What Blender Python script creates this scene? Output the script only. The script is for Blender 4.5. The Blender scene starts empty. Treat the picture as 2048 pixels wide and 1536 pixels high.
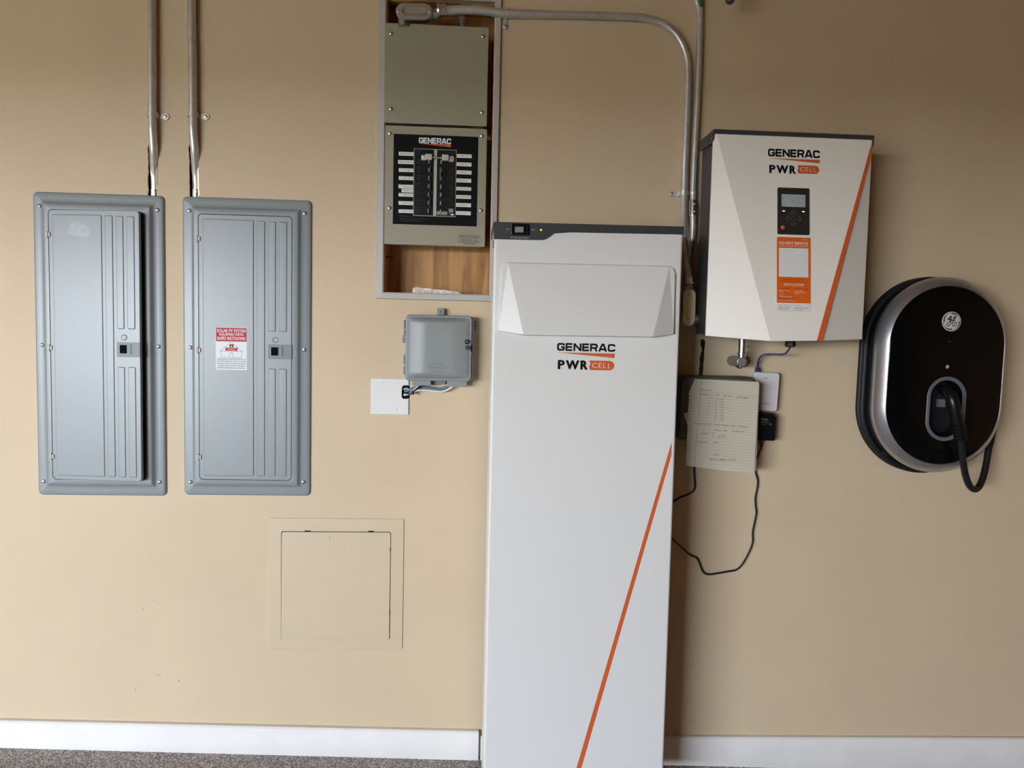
import bpy, bmesh, math, random
from mathutils import Vector, Matrix, Euler
random.seed(7)
sc = bpy.context.scene
C = sc.collection
R = math.radians

# ------------------------------------------------------------------ camera, world, light, exposure
F = 1480.0; D = 2.31; H = 1.31
YAW, PITCH, ROLL = R(3.48664), R(3.69615), R(1.27475)
cy, sy, cp, sp, cr, sr = math.cos(YAW), math.sin(YAW), math.cos(PITCH), math.sin(PITCH), math.cos(ROLL), math.sin(ROLL)
FW = Vector((sy*cp, cy*cp, -sp)); RT0 = Vector((cy, -sy, 0)); UP0 = RT0.cross(FW)
RT = RT0*cr + UP0*sr; UP = UP0*cr - RT0*sr
CAM = Vector((0, -D, H))
cd = bpy.data.cameras.new('camera'); cam = bpy.data.objects.new('camera', cd); C.objects.link(cam)
cam.matrix_world = Matrix.Translation(CAM) @ Matrix((RT, UP, -FW)).transposed().to_4x4()
cd.sensor_width = 36.0; cd.lens = F/2048*36.0; cd.clip_start = 0.02
sc.camera = cam
w = bpy.data.worlds.new('sky'); sc.world = w; w.use_nodes = True
wn, wl = w.node_tree.nodes, w.node_tree.links
bg = wn['Background']
tc = wn.new('ShaderNodeTexCoord'); sx = wn.new('ShaderNodeSeparateXYZ'); rp = wn.new('ShaderNodeValToRGB')
wl.new(tc.outputs['Generated'], sx.inputs[0]); wl.new(sx.outputs['Z'], rp.inputs[0]); wl.new(rp.outputs[0], bg.inputs['Color'])
rp.color_ramp.elements[0].position = 0.06; rp.color_ramp.elements[0].color = (0.80, 0.88, 1.0, 1)
el = rp.color_ramp.elements.new(0.15); el.color = (0.17, 0.22, 0.30, 1)
rp.color_ramp.elements[-1].position = 0.6; rp.color_ramp.elements[-1].color = (0.16, 0.24, 0.36, 1)
bg.inputs['Strength'].default_value = 48.0
OPX0, OPX1, OPZ, YF = -7.2, -2.3, 2.03, -6.2           # open garage door in the wall behind the camera
ld = bpy.data.lights.new('door_daylight', 'AREA'); ld.shape = 'RECTANGLE'
ld.size = OPX1-OPX0; ld.size_y = OPZ; ld.cycles.is_portal = True
lo = bpy.data.objects.new('door_daylight', ld); C.objects.link(lo)
lo.matrix_world = Matrix.Translation(((OPX0+OPX1)/2, YF-.14, OPZ/2)) @ Matrix.Rotation(R(90), 4, 'X')
sc.view_settings.view_transform = 'Standard'; sc.view_settings.look = 'None'
sc.view_settings.gamma = 1.0; sc.view_settings.use_curve_mapping = False
sc.view_settings.exposure = 0.08

# ------------------------------------------------------------------ materials
def mat(name, col, rough=0.5, metal=0.0, var=0.0, vscale=8.0, bump=0.0, bscale=200.0, emit=0.0, coat=0.0, spec=None):
    m = bpy.data.materials.new(name); m.use_nodes = True
    n, l = m.node_tree.nodes, m.node_tree.links
    b = n['Principled BSDF']
    c = (*col, 1.0)
    b.inputs['Base Color'].default_value = c
    b.inputs['Roughness'].default_value = rough; b.inputs['Metallic'].default_value = metal
    if spec is not None: b.inputs['Specular IOR Level'].default_value = spec
    if coat: b.inputs['Coat Weight'].default_value = coat; b.inputs['Coat Roughness'].default_value = 0.05
    if emit:
        b.inputs['Emission Color'].default_value = c; b.inputs['Emission Strength'].default_value = emit
    t = n.new('ShaderNodeTexCoord')
    if var:
        nz = n.new('ShaderNodeTexNoise'); nz.inputs['Scale'].default_value = vscale; nz.inputs['Detail'].default_value = 4
        l.new(t.outputs['Object'], nz.inputs['Vector'])
        r = n.new('ShaderNodeValToRGB'); r.color_ramp.elements[0].position = 0.3; r.color_ramp.elements[1].position = 0.7
        r.color_ramp.elements[0].color = (*[x*(1-var) for x in col], 1); r.color_ramp.elements[1].color = (*[min(1, x*(1+var)) for x in col], 1)
        l.new(nz.outputs['Fac'], r.inputs[0]); l.new(r.outputs[0], b.inputs['Base Color'])
    if bump:
        nz = n.new('ShaderNodeTexNoise'); nz.inputs['Scale'].default_value = bscale; nz.inputs['Detail'].default_value = 3
        l.new(t.outputs['Object'], nz.inputs['Vector'])
        bp = n.new('ShaderNodeBump'); bp.inputs['Strength'].default_value = bump; bp.inputs['Distance'].default_value = 0.002
        l.new(nz.outputs['Fac'], bp.inputs['Height']); l.new(bp.outputs[0], b.inputs['Normal'])
    return m
WALLC = (0.635, 0.49, 0.312)
m_wall = mat('painted_drywall', WALLC, 0.6, var=0.03, vscale=3, bump=0.22, bscale=110)
m_access = mat('painted_plastic', (0.625, 0.49, 0.32), 0.42, var=0.015, vscale=14)
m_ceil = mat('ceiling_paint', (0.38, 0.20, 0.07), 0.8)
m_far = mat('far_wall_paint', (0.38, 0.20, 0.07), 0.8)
m_white = mat('white_trim_paint', (0.86, 0.81, 0.74), 0.38, var=0.03, vscale=9, bump=0.06, bscale=40)
m_grey = mat('grey_enamel', (0.245, 0.265, 0.262), 0.33, bump=0.02, bscale=300)
m_dead = mat('panel_interior', (0.045, 0.045, 0.045), 0.6)
m_dark = mat('dark_void', (0.012, 0.010, 0.008), 0.95, spec=0.0)
m_void = mat('unlit_slot', (0.008, 0.008, 0.009), 0.9, spec=0.0)
m_latch = mat('latch_plastic', (0.165, 0.18, 0.185), 0.45)
m_black = mat('black_plastic', (0.006, 0.006, 0.0065), 0.3, spec=0.3)
m_blackm = mat('black_rubber', (0.010, 0.010, 0.011), 0.5, spec=0.3)
m_zinc = mat('zinc_screw', (0.72, 0.71, 0.68), 0.28, 1.0)
m_clip = mat('hinge_clip_metal', (0.36, 0.32, 0.25), 0.5, 0.2)
m_emt = mat('galvanised_steel', (0.62, 0.60, 0.55), 0.36, 0.55, var=0.10, vscale=30, bump=0.03, bscale=60)
m_cast = mat('cast_aluminium', (0.33, 0.32, 0.29), 0.42, 0.8, bump=0.06, bscale=400)
m_covr = mat('stamped_cover_steel', (0.52, 0.49, 0.44), 0.32, 0.7)
m_beige = mat('cream_cover_plate', (0.86, 0.70, 0.42), 0.4)
m_bgrey = mat('beige_grey_steel', (0.345, 0.315, 0.225), 0.45, bump=0.02, bscale=300)
m_frame = mat('silver_grey_trim', (0.50, 0.465, 0.41), 0.45, var=0.03, vscale=12)
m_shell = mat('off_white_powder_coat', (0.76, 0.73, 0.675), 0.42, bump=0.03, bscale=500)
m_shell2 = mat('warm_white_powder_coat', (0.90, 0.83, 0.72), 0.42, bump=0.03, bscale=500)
m_char = mat('charcoal_powder_coat', (0.045, 0.045, 0.045), 0.45, bump=0.03, bscale=500)
m_orange = mat('orange_print', (0.66, 0.115, 0.025), 0.45)
m_or2 = mat('orange_label', (0.78, 0.13, 0.01), 0.45)
m_ink = mat('black_ink', (0.006, 0.006, 0.006), 0.6, spec=0.12)
m_navy = mat('dark_blue_ink', (0.03, 0.035, 0.10), 0.5)
m_wprint = mat('white_print', (0.76, 0.76, 0.74), 0.5)
m_paperl = mat('label_paper', (0.80, 0.78, 0.72), 0.5)
m_red = mat('red_print', (0.48, 0.018, 0.03), 0.5, spec=0.2)
m_plate = mat('white_nylon', (0.78, 0.76, 0.71), 0.28)
m_tel = mat('grey_abs_plastic', (0.25, 0.262, 0.25), 0.42, bump=0.05, bscale=500)
m_tel2 = mat('grey_abs_back', (0.17, 0.18, 0.175), 0.5)
m_gloss = mat('gloss_black', (0.003, 0.003, 0.003), 0.05, spec=0.3)
m_silver = mat('satin_silver', (0.50, 0.50, 0.51), 0.30, 0.85)
m_ring = mat('grey_ring_plastic', (0.13, 0.13, 0.14), 0.4)
m_lens = mat('clear_lens', (0.45, 0.40, 0.32), 0.15)
m_led = mat('green_led', (0.55, 1.0, 0.03), 0.4, emit=1.3)
m_ledw = mat('yellow_green_led', (0.85, 1.0, 0.3), 0.4, emit=1.6)
m_lcd = mat('lcd_screen', (0.44, 0.47, 0.48), 0.2, var=0.05, vscale=40)
m_lcdt = mat('lcd_segments', (0.22, 0.24, 0.27), 0.4)
m_btn = mat('button_outline', (0.13, 0.12, 0.10), 0.5)
m_redb = mat('red_button', (0.75, 0.03, 0.03), 0.4)
m_pink = mat('red_button_rim', (0.80, 0.30, 0.25), 0.4)
m_ctrl = mat('green_grey_plastic', (0.095, 0.105, 0.085), 0.4)
m_blue = mat('blue_cable', (0.03, 0.028, 0.12), 0.4)
m_slate = mat('slate_blue_cable', (0.12, 0.19, 0.24), 0.45)
m_lblue = mat('light_blue_wire', (0.35, 0.50, 0.62), 0.45)
m_wcable = mat('white_cable', (0.72, 0.70, 0.64), 0.45)
m_pencil = mat('pencil', (0.20, 0.18, 0.155), 0.7)
m_grey_txt = mat('grey_print', (0.30, 0.30, 0.28), 0.5)
m_ltxt = mat('label_print', (0.07, 0.065, 0.06), 0.5)
m_gadget = mat('white_plastic', (0.68, 0.63, 0.61), 0.4)
m_plaster = mat('crumbled_plaster', (0.66, 0.60, 0.52), 0.9, var=0.35, vscale=60, bump=0.8, bscale=120)
m_maroon = mat('maroon_plastic', (0.12, 0.015, 0.02), 0.4)
m_yellow = mat('yellow_print', (0.75, 0.6, 0.05), 0.5)
m_green = mat('green_label', (0.03, 0.16, 0.05), 0.5)
m_lgrey = mat('pale_grey_print', (0.50, 0.50, 0.50), 0.5)
m_emboss = mat('grey_enamel_worn', (0.285, 0.30, 0.30), 0.25, var=.1, vscale=60)

def wood_mat():
    m = bpy.data.materials.new('plywood'); m.use_nodes = True
    n, l = m.node_tree.nodes, m.node_tree.links; b = n['Principled BSDF']; b.inputs['Roughness'].default_value = 0.55
    t = n.new('ShaderNodeTexCoord'); mp = n.new('ShaderNodeMapping'); mp.inputs['Scale'].default_value = (14, 14, 1.6)
    nz = n.new('ShaderNodeTexNoise'); nz.inputs['Scale'].default_value = 2.2; nz.inputs['Detail'].default_value = 7; nz.inputs['Distortion'].default_value = 0.7
    r = n.new('ShaderNodeValToRGB'); e = r.color_ramp.elements
    e[0].position = 0.28; e[0].color = (0.26, 0.105, 0.03, 1); e[1].position = 0.62; e[1].color = (0.52, 0.27, 0.09, 1)
    l.new(t.outputs['Object'], mp.inputs[0]); l.new(mp.outputs[0], nz.inputs['Vector']); l.new(nz.outputs['Fac'], r.inputs[0]); l.new(r.outputs[0], b.inputs['Base Color'])
    return m
m_wood = wood_mat()
def floor_mat():
    m = bpy.data.materials.new('speckled_concrete'); m.use_nodes = True
    n, l = m.node_tree.nodes, m.node_tree.links; b = n['Principled BSDF']; b.inputs['Roughness'].default_value = 0.7
    t = n.new('ShaderNodeTexCoord')
    v = n.new('ShaderNodeTexVoronoi'); v.inputs['Scale'].default_value = 330
    r = n.new('ShaderNodeValToRGB'); e = r.color_ramp.elements; e[0].position = 0.1; e[0].color = (0.17, 0.152, 0.14, 1); e[1].position = 0.85; e[1].color = (0.80, 0.76, 0.73, 1)
    x = e.new(0.55); x.color = (0.34, 0.31, 0.29, 1)
    sp_ = n.new('ShaderNodeSeparateColor')
    l.new(t.outputs['Object'], v.inputs['Vector']); l.new(v.outputs['Color'], sp_.inputs[0]); l.new(sp_.outputs[0], r.inputs[0]); l.new(r.outputs[0], b.inputs['Base Color'])
    bp = n.new('ShaderNodeBump'); bp.inputs['Strength'].default_value = 0.7; bp.inputs['Distance'].default_value = 0.003
    l.new(sp_.outputs[1], bp.inputs['Height']); l.new(bp.outputs[0], b.inputs['Normal'])
    return m
m_floor = floor_mat()
m_drive = mat('driveway_asphalt', (0.75, 0.52, 0.29), 0.8)  # sunlight on the unseen driveway is put into this warm, raised colour
def paper_mat():
    m = bpy.data.materials.new('ruled_paper'); m.use_nodes = True
    n, l = m.node_tree.nodes, m.node_tree.links; b = n['Principled BSDF']; b.inputs['Roughness'].default_value = 0.7
    t = n.new('ShaderNodeTexCoord'); s = n.new('ShaderNodeSeparateXYZ'); l.new(t.outputs['Object'], s.inputs[0])
    def M(op, a, bv):
        q = n.new('ShaderNodeMath'); q.operation = op
        l.new(a, q.inputs[0]); q.inputs[1].default_value = bv; return q.outputs[0]
    f = M('FRACT', M('MULTIPLY', s.outputs['Z'], 1/0.0088), 0); ln = M('LESS_THAN', f, 0.17)
    below = M('LESS_THAN', s.outputs['Z'], 0.105)
    q = n.new('ShaderNodeMath'); q.operation = 'MULTIPLY'; l.new(ln, q.inputs[0]); l.new(below, q.inputs[1])
    mx = n.new('ShaderNodeMix'); mx.data_type = 'RGBA'; l.new(q.outputs[0], mx.inputs[0])
    mx.inputs[6].default_value = (0.96, 0.87, 0.70, 1); mx.inputs[7].default_value = (0.80, 0.73, 0.60, 1)
    d = M('LESS_THAN', M('ABSOLUTE', M('ADD', s.outputs['X'], 0.075), 0), 0.0006)
    m2 = n.new('ShaderNodeMix'); m2.data_type = 'RGBA'; l.new(d, m2.inputs[0]); l.new(mx.outputs[2], m2.inputs[6]); m2.inputs[7].default_value = (0.62, 0.42, 0.34, 1)
    l.new(m2.outputs[2], b.inputs['Base Color'])
    return m
m_paper = paper_mat()

# ------------------------------------------------------------------ frames: from a point seen in the photograph to a point on a real surface
def ray(px, py): return (FW + RT*((px-1024)/F) - UP*((py-768)/F)).normalized()
def W(px, py, y=0.0):
    d = ray(px, py); return CAM + d*((y-CAM.y)/d.y)
FR = {}
def frame(o, M): FR[o.name] = (M, M.inverted())
def P(t, px, py, y):                       # local point of thing t on its plane y
    M, Mi = FR[t.name]; o = Mi @ CAM; d = Mi.to_3x3() @ ray(px, py)
    return o + d*((y-o.y)/d.y)
def rc(t, x0, y0, x1, y1, y):              # pixel extents -> local rect (x0,x1,z0,z1), upright in the thing's frame
    cx_, cy_ = (x0+x1)/2, (y0+y1)/2
    c = P(t, cx_, cy_, y); ex = (P(t, cx_+1, cy_, y)-c); ez = (P(t, cx_, cy_-1, y)-c)
    hw = (x1-x0)/2*ex.x; hh = (y1-y0)/2*ez.z
    return (c.x-hw, c.x+hw, c.z-hh, c.z+hh)
def r4(t, tl, tr, br, bl, y):
    a, b, c, d = [P(t, *q, y) for q in (tl, tr, br, bl)]
    return ((a.x+d.x)/2, (b.x+c.x)/2, (c.z+d.z)/2, (a.z+b.z)/2)

# ------------------------------------------------------------------ object helpers
def thing(name, label, cat, loc, rot=(0, 0, 0), group=None):
    o = bpy.data.objects.new(name, None); C.objects.link(o); o.empty_display_size = 0.05
    o.location = loc; o.rotation_euler = rot
    o['label'] = label; o['category'] = cat
    if group: o['group'] = group
    frame(o, Matrix.Translation(loc) @ Euler(rot).to_matrix().to_4x4())
    return o
def obj(name, bm, m, parent=None, smooth=True, label=None, angle=32):
    bmesh.ops.recalc_face_normals(bm, faces=bm.faces[:]) if bm.faces else None
    me = bpy.data.meshes.new(name); bm.to_mesh(me); bm.free()
    me.materials.append(m)
    if smooth:
        me.shade_smooth(); me.set_sharp_from_angle(angle=R(angle))
    o = bpy.data.objects.new(name, me); C.objects.link(o)
    if smooth and len(me.polygons) > 6:
        wn_ = o.modifiers.new('weighted', 'WEIGHTED_NORMAL'); wn_.keep_sharp = True; wn_.weight = 70
    if parent: o.parent = parent
    if label: o['label'] = label
    return o
def flat(name, bm, m, parent=None, label=None):      # print and other thin marks: keep the winding
    me = bpy.data.meshes.new(name); bm.to_mesh(me); bm.free(); me.materials.append(m)
    o = bpy.data.objects.new(name, me); C.objects.link(o)
    if parent: o.parent = parent
    if label: o['label'] = label
    return o
def struct(name, bm, m, smooth=False):
    o = obj(name, bm, m, smooth=smooth); o['kind'] = 'structure'; return o
def dup(o, parent=None):
    c = o.copy(); C.objects.link(c)
    if parent: c.parent = parent
    for ch in list(o.children):
        dup(ch, c)
    return c
B = bmesh.new

def rrect(x0, x1, z0, z1, r=0.0, n=5):
    r = max(1e-5, min(r, (x1-x0)/2-1e-6, (z1-z0)/2-1e-6)); pts = RR(); pts.spec = (x0, x1, z0, z1, r, n)
    for cx_, cz_, a0 in ((x1-r, z1-r, 0), (x0+r, z1-r, 90), (x0+r, z0+r, 180), (x1-r, z0+r, 270)):
        for k in range(n+1):
            a = R(a0+90*k/n); pts.append((cx_+r*math.cos(a), cz_+r*math.sin(a)))
    return pts
def circ(cx_, cz_, r, n=24): return [(cx_+r*math.cos(2*math.pi*k/n), cz_+r*math.sin(2*math.pi*k/n)) for k in range(n)]
class RR(list): pass
def offs(pts, d):
    if isinstance(pts, RR):
        x0, x1, z0, z1, r, n = pts.spec
        return rrect(x0+d, x1-d, z0+d, z1-d, max(r-d, min(r, .003)) if d > 0 else r-d, n)
    out = []; n = len(pts)
    for i in range(n):
        a, b, c = Vector(pts[i-1]), Vector(pts[i]), Vector(pts[(i+1) % n])
        e1, e2 = (b-a), (c-b)
        if e1.length < 1e-7: e1 = e2
        if e2.length < 1e-7: e2 = e1
        e1 = e1.normalized(); e2 = e2.normalized()
        n1, n2 = Vector((-e1.y, e1.x)), Vector((-e2.y, e2.x))
        s = n1+n2
        if s.length < 1e-6: s = n1
        s = s.normalized(); k = max(0.4, s.dot(n1))
        out.append((b.x+s.x*d/k, b.y+s.y*d/k))
    return out
def rings(bm, rs, cap0=True, cap1=True):   # rs: list of rings of 3D points, same count
    vs = [[bm.verts.new(p) for p in r_] for r_ in rs]; n = len(vs[0])
    for a, b in zip(vs, vs[1:]):
        for i in range(n):
            bm.faces.new((a[i], a[(i+1) % n], b[(i+1) % n], b[i]))
    if cap0: bm.faces.new(vs[0][::-1])
    if cap1: bm.faces.new(vs[-1])
    return vs
def ring_at(pts, y, ins=0.0):
    q = offs(pts, ins) if ins else pts
    return [(p[0], y, p[1]) for p in q]
def lof(bm, pts, prof, cap0=True, cap1=True):
    rings(bm, [ring_at(pts, y, i) for i, y in prof], cap0, cap1); return bm
def slab(bm, pts, y0, y1, bev=0.0, cap0=True):       # y0 back, y1 front
    if bev: return lof(bm, pts, [(0, y0), (0, y1+bev), (bev*0.3, y1+bev*0.3), (bev, y1)], cap0)
    return lof(bm, pts, [(0, y0), (0, y1)], cap0)
def box(bm, x0, x1, y0, y1, z0, z1):
    vs = [bm.verts.new((x, y, z)) for x in (x0, x1) for y in (y0, y1) for z in (z0, z1)]
    for f in ((0, 1, 3, 2), (4, 6, 7, 5), (0, 4, 5, 1), (2, 3, 7, 6), (0, 2, 6, 4), (1, 5, 7, 3)):
        bm.faces.new([vs[i] for i in f])
    return bm
def bbox(bm, x0, x1, y0, y1, z0, z1, b=0.002):       # y0 front(more negative) handled by slab
    return slab(bm, rrect(x0, x1, z0, z1, b, 2), max(y0, y1), min(y0, y1), b)
def catmull(pts, n=6):
    pts = [Vector(p) for p in pts]; out = []
    for i in range(len(pts)-1):
        p0 = pts[i-1] if i else pts[i]*2-pts[i+1]; p1, p2 = pts[i], pts[i+1]
        p3 = pts[i+2] if i+2 < len(pts) else p2*2-p1
        for k in range(n):
            t = k/n
            out.append(0.5*((2*p1)+(p2-p0)*t+(2*p0-5*p1+4*p2-p3)*t*t+(3*p1-p0-3*p2+p3)*t**3))
    out.append(pts[-1]); return out
def tube(bm, pts, r, n=14, cap=True, sm=0):
    if sm: 
        if isinstance(r, (list, tuple)):
            rr = catmull([(q, 0, 0) for q in r], sm); r = [q.x for q in rr]
        pts = catmull(pts, sm)
    pts = [Vector(p) for p in pts]; N = len(pts)
    if not isinstance(r, (list, tuple)): r = [r]*N
    t0 = (pts[1]-pts[0]).normalized()
    u = t0.orthogonal().normalized(); rs = []
    for i in range(N):
        t = (pts[min(i+1, N-1)]-pts[max(i-1, 0)]).normalized()
        u = (u-t*u.dot(t)).normalized(); v = t.cross(u)
        rs.append([pts[i]+(u*math.cos(2*math.pi*k/n)+v*math.sin(2*math.pi*k/n))*r[i] for k in range(n)])
    rings(bm, rs, cap, cap); return bm
def cyl(bm, a, b, r, n=24): return tube(bm, [a, b], r, n)
def lathe(bm, c, axis, prof, n=24):        # prof: (radius, distance along axis)
    c = Vector(c); a = Vector(axis).normalized(); u = a.orthogonal().normalized(); v = a.cross(u)
    rings(bm, [[c+a*h+(u*math.cos(2*math.pi*k/n)+v*math.sin(2*math.pi*k/n))*max(r_, 1e-5) for k in range(n)] for r_, h in prof]); return bm
def poly(bm, pts, y):                      # flat polygon facing the room
    f = bm.faces.new([bm.verts.new((p[0], y, p[1])) for p in pts])
    f.normal_update()
    if f.normal.y > 0: f.normal_flip()
    return bm
def rect(bm, r_, y): return poly(bm, [(r_[0], r_[2]), (r_[1], r_[2]), (r_[1], r_[3]), (r_[0], r_[3])], y)
def stroke(bm, pts, w_, y, closed=False):
    n = len(pts); L_, R_ = [], []
    for i in range(n):
        a = Vector(pts[i-1]) if (i or closed) else None; b = Vector(pts[i]); c = Vector(pts[(i+1) % n]) if (i < n-1 or closed) else None
        e1 = (b-a).normalized() if a is not None else (c-b).normalized(); e2 = (c-b).normalized() if c is not None else e1
        s = Vector((-e1.y-e2.y, e1.x+e2.x)); s = s.normalized() if s.length > 1e-6 else Vector((-e1.y, e1.x))
        k = max(0.5, s.dot(Vector((-e1.y, e1.x)))); ww = w_[i] if isinstance(w_, (list, tuple)) else w_
        L_.append(b+s*ww/2/k); R_.append(b-s*ww/2/k)
    vl = [bm.verts.new((p.x, y, p.y)) for p in L_]; vr = [bm.verts.new((p.x, y, p.y)) for p in R_]
    for i in range(n if closed else n-1):
        j = (i+1) % n
        f = bm.faces.new((vl[i], vr[i], vr[j], vl[j])); f.normal_update()
        if f.normal.y > 0: f.normal_flip()
    return bm
def text(bm, s, r_, y, bold=0.0, shear=0.0, rot=0.0, keep=False):
    if bold > 0.003:                       # heavier lettering: the outline laid down a few times, a hair apart
        d = bold*(r_[3]-r_[2])*1.1; q = (r_[0]+d, r_[1]-d, r_[2]+d*.6, r_[3]-d*.6)
        for i_, (a, b) in enumerate(((0, 0), (d, 0), (-d, 0), (d*.7, d*.6), (-d*.7, d*.6), (d*.7, -d*.6), (-d*.7, -d*.6))):
            text(bm, s, (q[0]+a, q[1]+a, q[2]+b, q[3]+b), y-.00002*i_, 0, shear, rot, keep)
        return bm     # r_: x0,x1,z0,z1 the lettering fills
    cu = bpy.data.curves.new('t', 'FONT'); cu.body = s; cu.offset = bold; cu.shear = shear; cu.resolution_u = 2
    o = bpy.data.objects.new('t', cu)
    me = bpy.data.meshes.new_from_object(o)
    if not me.vertices: return bm
    xs = [v.co.x for v in me.vertices]; ys = [v.co.y for v in me.vertices]
    x0, x1, y0, y1 = min(xs), max(xs), min(ys), max(ys)
    kx = (r_[1]-r_[0])/(x1-x0); kz = (r_[3]-r_[2])/(y1-y0)
    if keep: kx = kz
    cx_, cz_ = (r_[0]+r_[1])/2, (r_[2]+r_[3])/2; vs = []
    for v in me.vertices:
        x = (v.co.x-(x0+x1)/2)*kx; z = (v.co.y-(y0+y1)/2)*kz
        vs.append(bm.verts.new((cx_+x*math.cos(rot)-z*math.sin(rot), y, cz_+x*math.sin(rot)+z*math.cos(rot))))
    for p in me.polygons:
        try:
            f = bm.faces.new([vs[i] for i in p.vertices]); f.normal_update()
            if f.normal.y > 0: f.normal_flip()
        except ValueError: pass
    bpy.data.objects.remove(o); bpy.data.meshes.remove(me); bpy.data.curves.remove(cu)
    return bm
GL = {
 'G': (1.12, [[(1.0, .68), (.98, .80), (.88, .88), (.25, .88), (.12, .76), (.12, .24), (.25, .12), (.88, .12), (1.0, .24), (1.0, .46), (.58, .46)]]),
 'E': (1.05, [[(.12, 0), (.12, 1)], [(.12, .89), (1.0, .89)], [(.12, .5), (.96, .5)], [(.12, .11), (1.0, .11)]]),
 'N': (1.15, [[(.12, 0), (.12, 1)], [(1.03, 0), (1.03, 1)], [(.12, .93), (1.03, .07)]]),
 'R': (1.12, [[(.12, 0), (.12, 1)], [(.12, .89), (.87, .89), (.99, .79), (.99, .55), (.87, .44), (.12, .44)], [(.72, .44), (.97, 0)]]),
 'A': (1.25, [[(.10, 0), (.52, .90), (.73, .90), (1.15, 0)], [(.27, .28), (.98, .28)]]),
 'C': (1.10, [[(1.0, .66), (.98, .80), (.88, .88), (.25, .88), (.12, .76), (.12, .24), (.25, .12), (.88, .12), (.98, .20), (1.0, .34)]])}
def generac(bm, r_, y):
    tot = sum(GL[c][0]+.13 for c in 'GENERAC')-.13; kx = (r_[1]-r_[0])/tot; kz = r_[3]-r_[2]; x = r_[0]
    for c in 'GENERAC':
        wd, st = GL[c]
        for i_, s in enumerate(st): stroke(bm, [(x+a*kx, r_[2]+b*kz) for a, b in s], .235*kz, y-.00004*i_)
        x += (wd+.13)*kx
    return bm
def pwr(bm, g, y):
    w_ = g[1]-g[0]
    for ch_, a, b in (('P', 0, .235), ('W', .265, .715), ('R', .755, 1.0)): text(bm, ch_, (g[0]+a*w_, g[0]+b*w_, g[2], g[3]), y, .062)
    return bm
def cell(bm, c, y):
    w_, h = c[1]-c[0], c[3]-c[2]
    for ch_, a, b in (('C', .11, .31), ('E', .375, .495), ('L', .565, .675), ('L', .75, .86)): text(bm, ch_, (c[0]+a*w_, c[0]+b*w_, c[2]+h*.24, c[3]-h*.24), y, -.006)
    return bm
def logo(t, px, y, parent, with_pwr=True, col=None):
    """px: pixel extents of the GENERAC word, swoosh, PWR and capsule"""
    g = rc(t, *px[0], y); flat('lettering', generac(B(), g, y), col or m_ink, parent)
    s = rc(t, *px[1], y); flat('swoosh', poly(B(), [(s[0], s[3]), (s[1], s[2]), (s[1], s[3])], y), m_orange, parent)
    if with_pwr:
        g = rc(t, *px[2], y); flat('lettering', pwr(B(), g, y), m_ink, parent)
        c = rc(t, *px[3], y); h = c[3]-c[2]; n = 8
        pts = [(c[0], c[3]), (c[0]+h*.12, c[2]+h*.62), (c[0]-h*.03, c[2]+h*.38), (c[0]+h*.10, c[2])]
        pts += [(c[1]-h/2+h/2*math.cos(R(-90+180*k/n)), (c[2]+c[3])/2+h/2*math.sin(R(-90+180*k/n))) for k in range(n+1)]
        flat('badge', poly(B(), pts, y), m_orange, parent)
        flat('lettering', cell(B(), c, y-.0003), m_paperl, parent)

def screw_bm(r_=0.0055, h=0.003, slot=True, ang=0.5):
    bm = B()
    lathe(bm, (0, 0, 0), (0, -1, 0), [(r_, 0), (r_, h*.3), (r_*.85, h*.75), (r_*.5, h), (r_*.01, h)], 16)
    return bm
_sm = {}
def screw(t, loc, r_=0.0055, h=0.003, m=None, name='screw', ang=None):
    key = (r_, h, (m or m_zinc).name)
    if key not in _sm:
        o = obj(name, screw_bm(r_, h), m or m_zinc, t); _sm[key] = o.data
        s = B(); box(s, -r_*.8, r_*.8, -h*1.06, -h*.7, -r_*.11, r_*.11); me = bpy.data.meshes.new('screw_slot'); s.to_mesh(me); s.free(); me.materials.append(m_dead); _sm[key+('s',)] = me
    else:
        o = bpy.data.objects.new(name, _sm[key]); C.objects.link(o); o.parent = t
    o.location = loc; o.rotation_euler = (0, ang if ang is not None else random.uniform(0, 3), 0)
    return o
# slot is dark: join it as a second material so that the screw stays one mesh
def _slot(me, r_, h):
    bm = B(); bm.from_mesh(me); n = len(bm.faces); box(bm, -r_*.8, r_*.8, -h*1.08, -h*.8, -r_*.12, r_*.12)
    bm.faces.ensure_lookup_table()
    for f in bm.faces[n:]: f.material_index = 1
    bm.to_mesh(me); bm.free(); me.materials.append(m_dead)

# ------------------------------------------------------------------ the room
XL, XR, ZC = -8.2, 4.2, 2.75
fa, fb = W(0, 1496, -.016), W(957, 1521, -.016)
fslope = (fb.z-fa.z)/(fb.x-fa.x)
def fz(x): return fa.z+fslope*(max(-1.6, min(1.75, x))-fa.x)*1.0
# the slab falls gently towards the right, as the baseboard shows
bm = B()
xs = [XL-.2, -1.6, 1.75, XR+.2]
for i in range(3):
    vs = [bm.verts.new(p) for p in ((xs[i], .3, fz(xs[i])), (xs[i], YF-.2, fz(xs[i])), (xs[i+1], YF-.2, fz(xs[i+1])), (xs[i+1], .3, fz(xs[i+1])),
          (xs[i], .3, -.3), (xs[i], YF-.2, -.3), (xs[i+1], YF-.2, -.3), (xs[i+1], .3, -.3))]
    for f in ((0, 1, 2, 3), (4, 7, 6, 5), (0, 4, 5, 1), (3, 2, 6, 7), (1, 5, 6, 2), (0, 3, 7, 4)): bm.faces.new([vs[k] for k in f])
struct('floor', bm, m_floor)
struct('floor_driveway', box(B(), -150, 150, -250, YF-.2, -.3, -.02), m_drive)
struct('ceiling', box(B(), XL-.15, XR+.15, YF-.15, .25, ZC, ZC+.1), m_ceil)
struct('wall_right', box(B(), XR, XR+.12, YF-.12, .2, -.2, ZC), m_far)
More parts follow.
